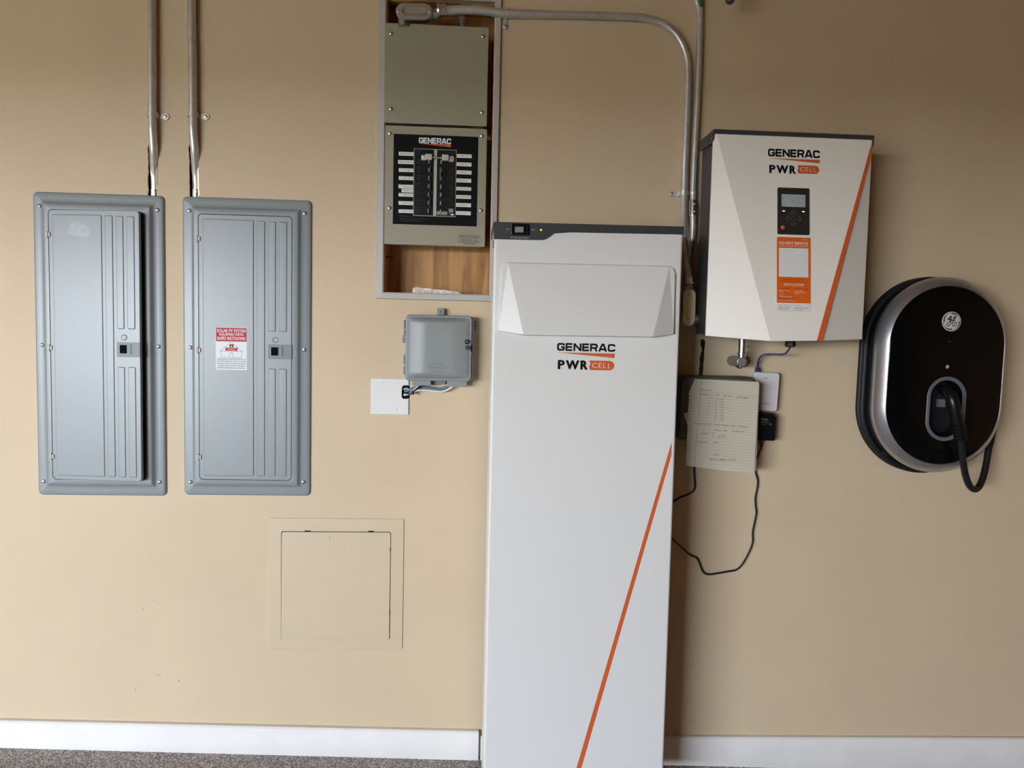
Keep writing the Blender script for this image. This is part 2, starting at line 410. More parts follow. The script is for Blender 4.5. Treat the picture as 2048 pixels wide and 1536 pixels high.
bm = B(); box(bm, XL-.12, OPX0, YF-.12, YF, -.2, ZC); box(bm, OPX1, XR, YF-.12, YF, -.2, ZC); box(bm, OPX0, OPX1, YF-.12, YF, OPZ, ZC)
struct('wall_front', bm, m_far)
struct('wall_left', box(B(), XL-.14, XL, YF-.12, .2, -.2, ZC), m_far)

# back wall: one sheet with the openings cut through it
nl, nr, nt, nb = W(771, 300).x, W(984, 300).x, W(880, 1).z, W(880, 587).z
holes = [([Vector((nl, 0, nb)), Vector((nr, 0, nb)), Vector((nr, 0, nt)), Vector((nl, 0, nt))], None)]
def jag(pp, amp=1.0):
    out = []
    for i in range(len(pp)):
        a, b = pp[i], pp[(i+1) % len(pp)]
        n = max(1, int(math.hypot(b[0]-a[0], b[1]-a[1])/7))
        for k in range(n):
            j = amp if k else 0
            out.append(W(a[0]+(b[0]-a[0])*k/n+random.uniform(-j, j), a[1]+(b[1]-a[1])*k/n))
    return out
holes.append((jag([(296, 292), (303, 282), (314, 290), (316.5, 320), (315.5, 402), (296, 402)]), .10))
holes.append((jag([(377.5, 292), (382, 284), (395, 292), (398, 330), (398, 408), (379, 408)]), .10))
holes.append((jag([(1401, 680), (1406, 677), (1411, 683), (1410, 692), (1408.5, 712), (1405.5, 760), (1397.5, 760), (1400, 712), (1404, 700), (1401, 690)], .5), .08))
holes.append((jag([(1462, 720), (1470, 713), (1490, 712), (1494, 730), (1480, 738), (1466, 731)], .5), .05))
bm = B(); ed = []
def loop(pts):
    vs = [bm.verts.new(p) for p in pts]; es = [bm.edges.new((vs[i], vs[(i+1) % len(vs)])) for i in range(len(vs))]
    ed.extend(es); return vs
loop([(XL-.1, 0, -.2), (XR+.1, 0, -.2), (XR+.1, 0, ZC+.05), (XL-.1, 0, ZC+.05)])
hv = [loop(h[0]) for h in holes]
bmesh.ops.triangle_fill(bm, edges=ed, use_beauty=True, normal=(0, -1, 0))
for f in bm.faces:
    f.normal_update()
    if f.normal.y > 0: f.normal_flip()
for vs, (pts, dp) in zip(hv, holes):
    d = .012 if dp is None else .005
    bk = [bm.verts.new((v.co.x, d, v.co.z)) for v in vs]
    for i in range(len(vs)):
        j = (i+1) % len(vs); bm.faces.new((vs[i], vs[j], bk[j], bk[i]))
me = bpy.data.meshes.new('wall_back'); bm.to_mesh(me); bm.free(); me.materials.append(m_wall)
wb = bpy.data.objects.new('wall_back', me); C.objects.link(wb); wb['kind'] = 'structure'
bm = B()
for vs, (pts, dp) in zip(hv, holes):
    if dp is None: continue
    q = pts; x0 = min(p.x for p in q)-.02; x1 = max(p.x for p in q)+.02; z0 = min(p.z for p in q)-.02; z1 = max(p.z for p in q)+.02
    box(bm, x0, x1, .0055, dp, z0, z1)
    bm.faces.ensure_lookup_table()
    for f in bm.faces[-6:]:
        pass
# stud cavities behind the cut slots (open towards the room)
for f in [f for f in bm.faces if abs(f.calc_center_median().y-.0055) < 1e-4]: bm.faces.remove(f)
struct('wall_cavity', bm, m_dark)

# baseboards
def bboard(name, x0, x1, zt0, zt1, th=.016, lift=.0):
    bm = B(); n = 10; rs = []
    for k in range(n+1):
        x = x0+(x1-x0)*k/n; zb = fz(x)+lift; zt = zt0+(zt1-zt0)*k/n
        rs.append([(x, -.0005, zb), (x, -th, zb), (x, -th, zt-.006), (x, -th+.004, zt-.001), (x, -.003, zt), (x, -.0005, zt)])
    rings(bm, rs); return struct(name, bm, m_white, smooth=True)
a, b = W(0, 1440, -.012), W(957, 1462, -.012)
xa = XL+.002; zsl = (b.z-a.z)/(b.x-a.x)
bboard('baseboard_left', xa, W(957, 1490, -.016).x, a.z+zsl*(xa-a.x), b.z)
a, b = W(1333, 1476, -.012), W(2048, 1484, -.012); zs2 = (b.z-a.z)/(b.x-a.x)
xb = W(964, 1490, -.01).x
bboard('baseboard_right', W(961, 1490, -.01).x, XR-.002, a.z+zs2*(W(961, 1490, -.01).x-a.x), b.z+zs2*(XR-b.x)*.4, .014)

# ------------------------------------------------------------------ the two breaker panels
def breaker_panel(corners, label, door_label, open_deg, screws, latch_dark):
    ctr = W(sum(c[0] for c in corners)/4, sum(c[1] for c in corners)/4, 0)
    t = thing('breaker_cabinet', label, 'breaker panel', Vector((ctr.x, 0, ctr.z)))
    x0, x1, z0, z1 = r4(t, *corners, -.002); w_, h_ = x1-x0, z1-z0
    U = lambda u: x0+u*w_
    V = lambda v: z1-v*h_
    dx0, dx1, dz1, dz0 = U(.131), U(.861), V(.0565), V(.945)
    out = rrect(x0, x1, z0, z1, .014); do = rrect(dx0, dx1, dz0, dz1, .013)
    bm = B()
    def o2(ins, y): return ring_at(out, y, ins)
    rings(bm, [o2(0, 0), o2(0, -.003), o2(.0015, -.0065), o2(.006, -.0085), o2(.018, -.009), o2(.0275, -.0095), o2(.031, -.0115), o2(.0355, -.0175), o2(.039, -.0195),
               ring_at(do, -.0195), ring_at(do, -.0185, .0008), ring_at(do, -.004, .0008)], False, False)
    obj('cover_frame', bm, m_grey, t, angle=50)
    obj('dead_front', slab(B(), rrect(dx0-.005, dx1+.005, dz0-.005, dz1+.005, .01), .0, -.005), m_dead, t)
    # door, hinged on its left edge
    hx = dx0+.0012
    d = bpy.data.objects.new('door', None)
    dd = rrect(.0, dx1-hx-.0012, dz0+.0014, dz1-.0014, .012)
    bm = B(); lof(bm, dd, [(.0008, .011), (0, .010), (0, .0012), (.0008, 0.0), (.0022, -.0006)])
    e = -.0006
    def emb(u0, u1, v0, v1):
        lof(bm, rrect(U(u0)-hx, U(u1)-hx, V(v1), V(v0), .004, 3), [(0, e+.0002), (.0016, e-.0018), (.0028, e-.0022)], False)
    emb(.168, .563, .0735, .930); emb(.585, .650, .0745, .930)
    for u0, u1 in ((.674, .734), (.757, .821)):
        emb(u0, u1, .076, .441); emb(u0, u1, .564, .930)
    cxk, czk = U(.729)-hx, V(.468)
    lof(bm, circ(cxk, czk, .0095, 20), [(0, e+.0002), (.0012, e-.0012), (.003, e-.0006), (.0045, e-.0006)], False)
    door = obj('door', bm, m_grey, t, angle=40)
    if door_label: door['label'] = door_label
    door.location = (hx, -.0195, 0); door.rotation_euler = (0, 0, -R(open_deg))
    M = FR[t.name][0] @ Matrix.Translation(door.location) @ Euler(door.rotation_euler).to_matrix().to_4x4()
    FR[door.name] = (M, M.inverted())
    # latch
    lx0, lx1, lz1, lz0 = U(.674)-hx, U(.866)-hx, V(.484), V(.531)
    bm = B(); slab(bm, rrect(lx0, lx1-.002, lz0, lz1, .0015, 2), -.0004, -.0045, .001)
    obj('latch', bm, m_latch, door)
    wx0, wx1, wz1, wz0 = U(.700)-hx, U(.755)-hx, V(.4925), V(.520)
    bm = B(); lof(bm, rrect(wx0, wx1, wz0, wz1, .0008, 1), [(0, -.0046), (.0, -.0052), (.0014, -.0052), (.0018, -.0047)], False, True)
    obj('latch_slot', bm, m_void, door)
    bm = B(); rl = (wx1+.012, wx1+.0145, wz0-.002, wz1+.003); rect(bm, rl, -.00475)
    flat('latch_lettering', bm, m_dead, door)
    if open_deg > 1:
        obj('latch_keeper', box(B(), U(.838), U(.858), -.0055, -.021, V(.525), V(.487)), m_black, t)
    for v in (.139, .5065, .8665):
        bm = B(); bbox(bm, dx0-.006, dx0+.001, -.0195, -.0245, V(v+.011), V(v-.010), .0014)
        bbox(bm, dx0+.001, dx0+.0075, -.0195, -.0235, V(v+.008), V(v-.007), .0012)
        obj('hinge', bm, m_clip, t)
    for q in screws:
        p = P(t, *q, -.0095); screw(t, (p.x, -.009, p.z), .0062, .0042)
    return t, door
pA, doorA = breaker_panel([(67, 383), (328, 392), (334, 991), (78, 990)], 'grey steel breaker panel with its door standing slightly ajar, left end of wall', 'grey door swung slightly open', 5.6,
    [(79, 412), (315, 420), (84, 690), (317, 693), (87, 963), (319, 964)], True)
pB, doorB = breaker_panel([(365, 393), (622, 401), (622, 991), (370, 990)], 'grey steel breaker panel with closed door and red and white solar warning label', None, 0,
    [(379, 421), (610, 427), (381, 695), (609, 699), (381, 964), (607, 964)], False)
for key, me in list(_sm.items()):
    if len(key) == 3: _slot(me, key[0], key[1])
# old sticker residue on the open door
q = P(doorA, 160, 458, -.003)
bm = B(); poly(bm, [(q.x+a*.001, q.z+b*.001) for a, b in ((-36, -14), (-33, 8), (-22, 24), (20, 22), (30, 14), (22, 2), (30, -12), (28, -22), (-10, -22), (-22, -18))], -.00295)
flat('sticker_residue', bm, m_emboss, doorA)
# solar warning label
y = -.0195-.0006-.0022-.0006
lab = bm = B(); r_ = rc(pB, 431.5, 655.5, 494, 740, y); slab(bm, rrect(*r_, .003, 3), y+.0006, y)
lab = obj('warning_label', bm, m_wprint, pB)
wl_, wh_ = r_[1]-r_[0], r_[3]-r_[2]
def LR(u0, v0, u1, v1): return (r_[0]+u0*wl_, r_[0]+u1*wl_, r_[3]-v1*wh_, r_[3]-v0*wh_)
flat('red_band', rect(B(), LR(.012, .006, .988, .325), y-.0002), m_red, lab)
bm = B()
for s, u0, v0, u1, v1 in (('SOLAR PV SYSTEM', .04, .035, .96, .115), ('EQUIPPED WITH', .12, .130, .89, .205), ('RAPID SHUTDOWN', .055, .215, .945, .295)): text(bm, s, LR(u0, v0, u1, v1), y-.0004, .02)
flat('lettering', bm, m_wprint, lab, label='white lettering')
bm = B()
for i, s in enumerate(('TURN RAPID SHUTDOWN SWITCH TO', 'THE "OFF" POSITION TO SHUT DOWN', 'CONDUCTORS OUTSIDE THE ARRAY', 'CONDUCTORS WITHIN THE ARRAY', 'REMAIN ENERGIZED IN SUNLIGHT')):
    text(bm, s, LR(.03+.02*(i > 2), .728+.052*i, .97-.02*(i > 2), .728+.052*i+.033), y-.0002, .006)
flat('lettering', bm, m_navy, lab, label='small dark lettering')
bm = B()
def uv(u, v): q = LR(u, v, u, v); return (q[0], q[2])
for s in ([(.13, .56), (.50, .345), (.87, .56)], [(.13, .56), (.87, .565)], [(.17, .56), (.17, .70), (.83, .71), (.83, .565)], [(.45, .60), (.45, .70)], [(.55, .60), (.55, .70)], [(.45, .60), (.55, .60)], [(.5, .57), (.5, .60)]):
    stroke(bm, [uv(*q) for q in s], .0011, y-.0002)
flat('house_diagram', bm, m_latch, lab)
flat('array_block', rect(B(), LR(.31, .47, .70, .545), y-.0003), m_red, lab)
bm = B(); text(bm, 'SOLAR ELECTRIC', LR(.34, .483, .67, .502), y-.0004); text(bm, 'PV PANELS', LR(.40, .512, .61, .531), y-.0004); flat('lettering', bm, m_wprint, lab)
flat('symbol_square', rect(B(), LR(.445, .395, .565, .465), y-.0003), m_ink, lab)
bm = B(); poly(bm, [uv(.465, .458), uv(.545, .458), uv(.505, .405)], y-.0004); flat('warning_triangle', bm, m_yellow, lab)

# ------------------------------------------------------------------ conduits and straps
def conduit(label, pts, r_, group=None, cat='conduit', sm=8):
    base = Vector(pts[-1]); t = thing('conduit', label, cat, base, (0, 0, 0), group)
    obj('pipe', tube(B(), [Vector(p)-base for p in pts], r_, 20, True, sm), m_emt, t, angle=60)
    return t
def strap(label, c, r_, side, vertical=True, wid=.014):
    t = thing('conduit_strap', label, 'conduit strap', Vector((c.x, 0, c.z)))
    cy_ = c.y; rr = r_+.0016; bm = B(); n = 14; prof = []
    # band section swept round the front of the pipe (u across the pipe, depth along y)
    path = [(-rr, -.001), (-rr, cy_)] + [(-rr*math.cos(math.pi*k/n), cy_-rr*math.sin(math.pi*k/n)) for k in range(1, n)] + [(rr, cy_), (rr, -.004), (rr+.003, -.0022), (rr+.026, -.0022)]
    hw = wid/2
    rs = []
    for i, (u, d) in enumerate(path):
        a = Vector(path[max(0, i-1)]); b = Vector(path[min(len(path)-1, i+1)]); nrm = Vector(((b-a).y, -(b-a).x)).normalized()*.0013
        ring = []
        for (uu, dd_, s) in ((u, d, -hw), (u, d, hw), (u+nrm.x, d+nrm.y, hw), (u+nrm.x, d+nrm.y, -hw)):
            ring.append((uu*side, dd_, s) if vertical else (s, dd_, uu*side))
        rs.append(ring)
    rings(bm, rs)
    e = (rr+.020)*side
    lathe(bm, (e, -.0005, 0) if vertical else (0, -.0005, e), (0, -1, 0), [(.0095, 0), (.0095, .0028), (.009, .0032)], 18)
    obj('strap_band', bm, m_emt, t, angle=40)
    screw(t, (e, -.0036, 0) if vertical else (0, -.0036, e), .0052, .003)
    return t
r1 = .0122
for px0, pxm, pe, lab_, slab_ in ((304, 304, 311, 'galvanised vertical conduit entering the wall slot above the ajar breaker panel', 'one-hole strap on the conduit above the ajar breaker panel'),
                     (384, 385, 393.5, 'galvanised vertical conduit entering the wall slot above the panel with the warning label', 'one-hole strap on the conduit above the panel with the warning label')):
    yy = -.0155
    pts = [W(px0-1.2, -60, yy), W(px0-.4, 60, yy), W(pxm, 140, yy), W(pxm+.4, 228, yy), W(pxm+1, 262, yy), W((pxm+pe)/2, 300, -.008), W(pe-2.2, 334, .012), W(pe-.3, 362, .024), W(pe, 402, .028)]
    conduit(lab_, pts, r1, 'conduits above the breaker panels')
    strap(slab_, W(pxm+.4, 230, yy), r1, 1)
    # connector at the panel end
for pe, lab_ in ((310.5, 'set screw connector where the conduit meets the ajar panel'), (393, 'set screw connector where the conduit meets the labelled panel')):
    c = W(pe+1, 384, .026); t = thing('conduit_connector', lab_, 'connector', c)
    obj('sleeve', cyl(B(), (0, 0, .006), (0, 0, -.04), .0150), m_zinc, t); s = screw(t, (.003, -.0145, .0), .0035, .003)

# ------------------------------------------------------------------ niche with its plywood lining and silver trim
t = thing('plywood_recess', 'plywood lined recess in the wall behind the two grey electrical boxes', 'wall recess', Vector(((nl+nr)/2, .013, nb)))
cx_ = (nl+nr)/2; hw = (nr-nl)/2; hh = nt-nb; dp = .095
obj('back_board', box(B(), -hw-.015, hw+.015, dp, dp+.01, -.015, hh+.015), m_wood, t)
obj('side_board', box(B(), -hw-.013, -hw, .0, dp, -.0, hh), m_wood, t); obj('side_board', box(B(), hw, hw+.013, .0, dp, 0, hh), m_wood, t)
obj('bottom_board', box(B(), -hw-.013, hw+.013, .0, dp, -.013, 0), m_wood, t); obj('top_board', box(B(), -hw-.013, hw+.013, 0, dp, hh, hh+.013), m_wood, t)
# trim: mitred frame
fl, fr_ = W(754.5, 300, -.004).x, W(997, 300, -.004).x; fbz = W(870, 600.5, -.004).z; ftz = nt+(nb-fbz)
il, ir, ib, it = nl-.001, W(985, 300).x, nb-.001, nt
def trim_piece(bm, o0, o1, i1, i0):
    # outer edge o0->o1, inner edge i1<-i0 ; slightly rounded profile
    sec = [(0, 0), (0, -.007), (.08, -.0105), (.86, -.0115), (1, -.009), (1, 0)]
    A = []; Bq = []
    for u, y in sec:
        A.append((o0[0]+(i0[0]-o0[0])*u, y, o0[1]+(i0[1]-o0[1])*u)); Bq.append((o1[0]+(i1[0]-o1[0])*u, y, o1[1]+(i1[1]-o1[1])*u))
    rings(bm, [A, Bq])
bm = B()
O = [(fl, fbz), (fr_, fbz), (fr_, ftz), (fl, ftz)]; I = [(il, ib), (ir, ib), (ir, it), (il, it)]
for k in range(4):
    j = (k+1) % 4; trim_piece(bm, O[k], O[j], I[j], I[k])
o = obj('trim_1', bm, m_frame); o['kind'] = 'structure'

# plaster crumbs on the niche ledge and a plastic anchor
c = W(868, 583, .03); t = thing('plaster_chunk', 'torn strip of crumbly white plaster lying on the ledge of the plywood recess', 'plaster', Vector((c.x, .036, nb+.0008)))
bm = B(); rs = []
for k in range(15):
    u = k/14; x = -.066+.155*u; h = .019*(1-u)**.6*(.8+.4*random.random())+.002; d = .022*(1-.5*u)
    if k in (0, 14): h *= .6
    rs.append([(x, -d, 0.0), (x+random.uniform(-.002, .002), -d*.9, h), (x, 0, h*1.1), (x, d*.9, h*.8), (x, d, 0)])
rings(bm, rs); obj('plaster_strip', bm, m_plaster, t)
c = W(781, 514, .05); t = thing('screw_anchor', 'small maroon plastic anchor poking from the left side of the recess', 'anchor', Vector((nl, .05, c.z)))
bm = B(); lathe(bm, (0, 0, 0), (1, 0, 0), [(.0045, 0), (.004, .004), (.0028, .005), (.0028, .015), (.0042, .016), (.0045, .021)], 14); obj('anchor_body', bm, m_maroon, t)

# upper blank box in the niche
def steel_box(name, label, cat, corners, yfront, r_=.006):
    c = [sum(q[i] for q in corners)/4 for i in (0, 1)]; ctr = W(*c, yfront)
    t = thing(name, label, cat, Vector((ctr.x, yfront, ctr.z)))
    x0, x1, z0, z1 = r4(t, *corners, 0)
    return t, x0, x1, z0, z1
t, x0, x1, z0, z1 = steel_box('junction_box', 'tall blank grey steel box with four corner screws, upper box in the recess', 'junction box', [(769, 46), (977, 54), (974, 252), (769, 246)], -.013)
obj('box_body', box(B(), max(x0+.004, nl-t.location.x+.001), x1-.012, .004, .105, z0+.004, z1-.008), m_bgrey, t)
obj('cover', slab(B(), rrect(x0, x1, z0, z1, .005, 4), .004, 0, .0012), m_bgrey, t)
for q in ((782, 67), (966, 73), (782, 218), (964, 225)):
    p = P(t, *q, 0); s = screw(t, (p.x, 0, p.z), .0058, .0046)
# lower transfer panel
t, x0, x1, z0, z1 = steel_box('breaker_box', 'grey transfer switch box with black labelled breaker face, lower box in the recess', 'breaker box', [(770, 251), (974, 257), (970, 496), (769, 486)], -.013)
lc = t
bm = B(); obj('box_body', box(bm, max(x0+.004, nl-t.location.x+.001), x1-.012, .004, .105, z0+.008, z1-.004), m_bgrey, t)
obj('cover', slab(B(), rrect(x0, x1, z0, z1, .005, 4), .004, 0, .0012), m_bgrey, t)
for q in ((780, 267), (964, 272), (779, 416), (962, 421)):
    p = P(t, *q, 0); screw(t, (p.x, 0, p.z), .0058, .0046)
fx0, fx1, fz0, fz1 = r4(t, (787, 267.5), (957, 274), (953, 453), (786, 448), 0)
face = obj('black_face', slab(B(), rrect(fx0, fx1, fz0, fz1, .001, 1), 0, -.0008), m_ink, t)
y = -.0011
g = rc(t, 838, 276, 902, 287.5, y); flat('lettering', generac(B(), g, y), m_wprint, face)
s = rc(t, 839, 288, 902, 293.5, y); flat('swoosh', poly(B(), [(s[0], s[3]), (s[1], s[2]), (s[1], s[3])], y), m_orange, face)
bx = rc(t, 828, 300, 911, 432, y)
bw, bh = bx[1]-bx[0], bx[3]-bx[2]
bm = B(); lof(bm, rrect(bx[0]-.002, bx[1]+.002, bx[2]-.002, bx[3]+.002, .001, 1), [(0, -.0008), (0, -.003), (.0015, -.003), (.002, -.001)], False)
obj('breaker_window_frame', bm, m_bgrey, t)
obj('centre_bar', slab(B(), rrect(bx[0]+bw*.468, bx[0]+bw*.545, bx[2], bx[3], .0005, 1), -.0008, -.003), m_frame, t)
def BX(u0, v0, u1, v1): return (bx[0]+u0*bw, bx[0]+u1*bw, bx[3]-v1*bh, bx[3]-v0*bh)
m_brk = mat('breaker_plastic', (0.007, 0.007, 0.007), 0.4, spec=0.25)
m_tog = mat('breaker_toggle', (0.30, 0.29, 0.27), 0.4)
m_btxt = mat('breaker_print', (0.05, 0.048, 0.043), 0.5)
for side in (0, 1):
    for k in range(8):
        v0 = .004+k*.1245; v1 = v0+.120
        ua, ub = (.012, .462) if side == 0 else (.552, .990)
        q = BX(ua, v0, ub, v1); bm = B(); slab(bm, rrect(*q, .0008, 1), -.0008, -.006, .0006)
        gx = (.26, .40) if side == 0 else (.62, .76)
        q2 = BX(gx[0], v0+.022, gx[1], v1-.022); slab(bm, rrect(*q2, .0006, 1), -.006, -.0085, .0004)
        br = obj('breaker', bm, m_brk, t, smooth=False)
        if k > 0 or True:
            tu = (.345, .372) if side == 0 else (.635, .670)
            tg = BX(tu[0], v0+.032, tu[1], v1-.030)
            if k: obj('toggle', slab(B(), rrect(*tg, .0005, 1), -.0085, -.013, .0006), m_tog, br, smooth=False)
        pu = (.06, .155) if side == 0 else (.87, .955)
        if not (side == 1 and k == 7):
            bm = B(); qq = BX(pu[0], v0+.025, pu[1], v1-.03); stroke(bm, [(qq[0], qq[2]), (qq[1], qq[3])], .0007, -.0063); stroke(bm, [(qq[0], qq[3]), (qq[1], qq[2])], .0007, -.0063)
            text(bm, 'OFF', (qq[0], qq[1], qq[3], qq[3]+.0022), -.0063)
            flat('breaker_print', bm, m_btxt, br)
# handle ties, interlock bracket, test labels
for u, v in ((.40, .30), (.40, .55), (.40, .80)):
    q = BX(u-.01, v-.10, u+.006, v+.10) if u > .3 else None
    obj('handle_tie', slab(B(), rrect(*q, .0003, 1), -.0085, -.0125), m_btxt, t)
q = BX(.615, .268, .650, .46); obj('handle_tie', slab(B(), rrect(*q, .0003, 1), -.0085, -.0145), mat('teal_grey_plastic', (.07, .10, .10), .4), t)
m_cream = mat('interlock_bracket', (0.66, 0.62, 0.54), 0.35, 0.4)
bm = B(); slab(bm, rrect(*BX(.27, .082, .43, .170), .001, 1), -.006, -.018, .0012); slab(bm, rrect(*BX(.17, .092, .28, .172), .003, 3), -.006, -.0095, .0006)
slab(bm, rrect(*BX(.43, .118, .50, .134), .0006, 1), -.006, -.012)
il_ = obj('interlock_bracket', bm, m_cream, t)
bm = B(); slab(bm, rrect(*BX(.67, .082, .83, .172), .001, 1), -.006, -.018, .0012); slab(bm, rrect(*BX(.82, .095, .95, .178), .003, 3), -.006, -.0095, .0006)
slab(bm, rrect(*BX(.555, .122, .68, .136), .0006, 1), -.006, -.012)
ir_ = obj('interlock_bracket', bm, m_cream, t)
q = BX(.19, .10, .25, .16); screw(il_, ((q[0]+q[1])/2, -.0095, (q[2]+q[3])/2), .0035, .002); q = BX(.86, .11, .92, .165); screw(ir_, ((q[0]+q[1])/2, -.0095, (q[2]+q[3])/2), .0035, .002)
obj('rating_sticker', slab(B(), rrect(*BX(.56, .935, .82, .985), .0004, 1), -.006, -.0092), m_tog, t)
obj('rating_sticker', slab(B(), rrect(*BX(.85, .89, .96, .945), .0004, 1), -.006, -.0092), m_tog, t)
obj('rating_sticker', slab(B(), rrect(*BX(.90, .965, .975, .99), .0004, 1), -.006, -.0092), m_wprint, t); obj('rating_sticker', slab(B(), rrect(*BX(.845, .95, .895, .99), .0004, 1), -.006, -.0092), m_blue, t)
left = [('PRIME HOUSE PNL', 797.5, 304, 828, 311.5, '1'), ('PRIME HOUSE PNL', 796, 320.3, 828, 328, '3'), ('KIT BAY', 797.5, 336.7, 828, 344, '5'), ('KIT BAY', 797.5, 352.8, 828, 360, '7'),
        ('OVEN PNL', 797, 369.5, 828, 377, '9'), ('STOVE PILOT', 803, 378, 828, 385, ''), ('MICRO', 797, 386.5, 828, 393.3, '11'), ('KIT LITES', 797, 402.5, 828, 410, '13'), ('DIN LITES', 797, 419, 828, 426, '15')]
right = [('GENERATION', 913, 308.5, 943.5, 315.8, '2'), ('GENERATION', 913, 325, 943, 332.5, '4'), ('CURRENT', 912.7, 341, 943, 348.7, '6'), ('FURNACE', 912.7, 357.3, 942.5, 365, '8'),
         ('OFFICE PLUGS', 912.3, 374, 942.3, 381, '10'), ('GARAGE PLUGS', 912.3, 390.3, 942, 397.5, '12'), ('STEREO', 912, 406.3, 942, 414, '14'), ('HOT WTR', 912, 422.5, 941.5, 430, '16')]
for i, (s, a0, b0, a1, b1, num) in enumerate(left+right):
    yy = -.0012; q = rc(t, a0, b0, a1, b1, yy)
    lb = obj('circuit_label', slab(B(), rrect(*q, .0003, 1), -.0008, yy), m_paperl, t, smooth=False)
    w_, h_ = q[1]-q[0], q[3]-q[2]; lft = i < len(left)
    f0, f1 = (.30, .86) if lft else (.14, .74)
    if len(s) > 10 : f0, f1 = (.12, .92) if lft else (.10, .90)
    bm = B(); text(bm, s, (q[0]+w_*f0, q[0]+w_*f1, q[2]+h_*.34, q[2]+h_*.68), yy-.0002, -.002)
    if num: text(bm, num, ((q[0]+w_*.05, q[0]+w_*(.10+.09*len(num))) if lft else (q[1]-w_*(.05+.09*len(num)), q[1]-w_*.03)) + (q[3]-h_*.25, q[3]+h_*.25), yy-.0003, keep=True)
    flat('lettering', bm, m_ltxt, lb)
bm = B(); text(bm, 'Rated Maximum', rc(t, 800, 431, 822, 433, y), y); text(bm, 'Suitable for use as service equipment when not more', rc(t, 800, 436.5, 856, 438.8, y), y); text(bm, 'than 240V 200A 60Hz per pole', rc(t, 800, 440.5, 842, 442.8, y), y)
flat('lettering', bm, m_btn, face)
bm = B()
for i, (s, a0, a1) in enumerate((('WARNING - MORE THAN ONE', 916.5, 958.5), ('LIVE CIRCUIT - SEE DIAGRAM', 916, 958.5), ('AVERTISSEMENT - PLUS', 920, 955), ("D'UN CIRCUIT SOUS TENSION", 916, 958.5), ('VOIR LE SCHEMA', 926, 950))):
    yc = 471.3+3.75*i+(i > 1)*1.3; text(bm, s, rc(t, a0, yc-1.2, a1, yc+1.2, y+.0009), -.0003, .01)
flat('lettering', bm, m_ink, t)

# top conduit body, connector, flexible conduit
yb = -.034
c = W(828, 23, yb); t = thing('conduit_fitting', 'oval cast conduit body with stamped cover, lying level above the blank box', 'conduit body', c, (0, -R(2.6), 0))
def oval(w_, h_): return rrect(-w_/2, w_/2, -h_/2, h_/2, h_/2, 8)
Wc, Hc = .108, .0475
obj('body', lof(B(), oval(Wc*.93, Hc*.86), [(.008, .045), (.002, .038), (0, .01), (0, .002)]), m_cast, t, angle=50)
def lb_cover(t, Wc, Hc, m_, inm, rot=0.0):
    bm = B(); o = oval(Wc, Hc); inn = oval(Wc*.68, Hc*.50)
    rings(bm, [ring_at(o, .003), ring_at(o, -.0005), ring_at(o, -.0018, .0014), ring_at(inn, -.0020, -.002), ring_at(inn, -.0035, -.0008), ring_at(inn, -.0035, .0006), ring_at(inn, .0004, .0040), ring_at(inn, .0006, .006)])
    return obj('cover', bm, m_, t, angle=40)
cv = lb_cover(t, Wc, Hc, m_covr, None)
for s in (-1, 1): screw(cv, (s*Wc*.42, -.0018, 0), .0042, .002)
obj('hub', cyl(B(), (-.033, .022, -Hc*.3), (-.033, .022, -.0355), .0165), m_cast, t)
obj('hub', lathe(B(), (Wc*.40, .020, 0), (1, 0, 0), [(.019, 0), (.019, .010), (.0165, .012), (.0165, .026)]), m_cast, t)
cr_ = .0110
yc = yb+.020
# main run: horizontal from the body, long bend, down beside the battery cabinet
pts = [W(886, 21.5, yc), W(905, 21, yc), W(925, 20, yc), W(965, 21, yc), W(1010, 26.5, -.0145), W(1080, 28.5, -.0155), W(1170, 30.5, -.017), W(1262, 33.5, -.017), W(1290, 36, -.017), W(1320, 45, -.017), W(1347, 63.5, -.017),
       W(1365, 90, -.017), W(1374, 118, -.017), W(1376, 150, -.017), W(1374, 220, -.018), W(1370.5, 300, -.020), W(1368, 380, -.024), W(1367, 440, -.038), W(1367.5, 478, -.060), W(1371, 515, -.084), W(1377, 548, -.094), W(1379, 572, -.094)]
cA = conduit('thick galvanised conduit bending from the recess down beside the white cabinet', pts, [.0136]*4+[.0132, .0118]+[cr_]*(len(pts)-6), sm=6)
b0 = cA.location
def on(t, w_): return w_-t.location
q0, q1 = on(cA, W(877, 22, yc)), on(cA, W(893, 21, yc))
obj('coupling', lathe(B(), q0, q1-q0, [(.020, -.004), (.0215, 0), (.0215, .003), (.0175, .005), (.0175, .016), (.0190, .017), (.0190, .022), (.016, .024)], 12), m_zinc, cA)
q0, q1 = on(cA, W(1378, 562, -.094)), on(cA, W(1379, 576, -.094))
obj('coupling', lathe(B(), q0, q1-q0, [(.0165, -.012), (.0165, .004), (.0195, .005), (.0195, .009), (.016, .012)], 16), m_zinc, cA)
s = strap('one-hole strap on the horizontal conduit at the recess frame edge', W(1011, 26, -.0145), .0132, -1, vertical=False, wid=.010)
r2 = .0097
pts = [W(1385, -40, -.014), W(1393, 0, -.014), W(1397.5, 18, -.014), W(1399.5, 45, -.014), W(1397.5, 130, -.014), W(1393, 230, -.015), W(1388.5, 320, -.017), W(1386, 390, -.020), W(1386, 425, -.024), W(1386, 450, -.026), W(1384.5, 475, -.026), W(1380, 500, -.020), W(1377, 525, -.012), W(1376, 560, -.012)]
cB = conduit('thinner galvanised conduit running straight down between the thick conduit and the wall unit', pts, r2, sm=6)
q0, q1 = on(cB, W(1386, 401, -.020)), on(cB, W(1386, 432, -.025))
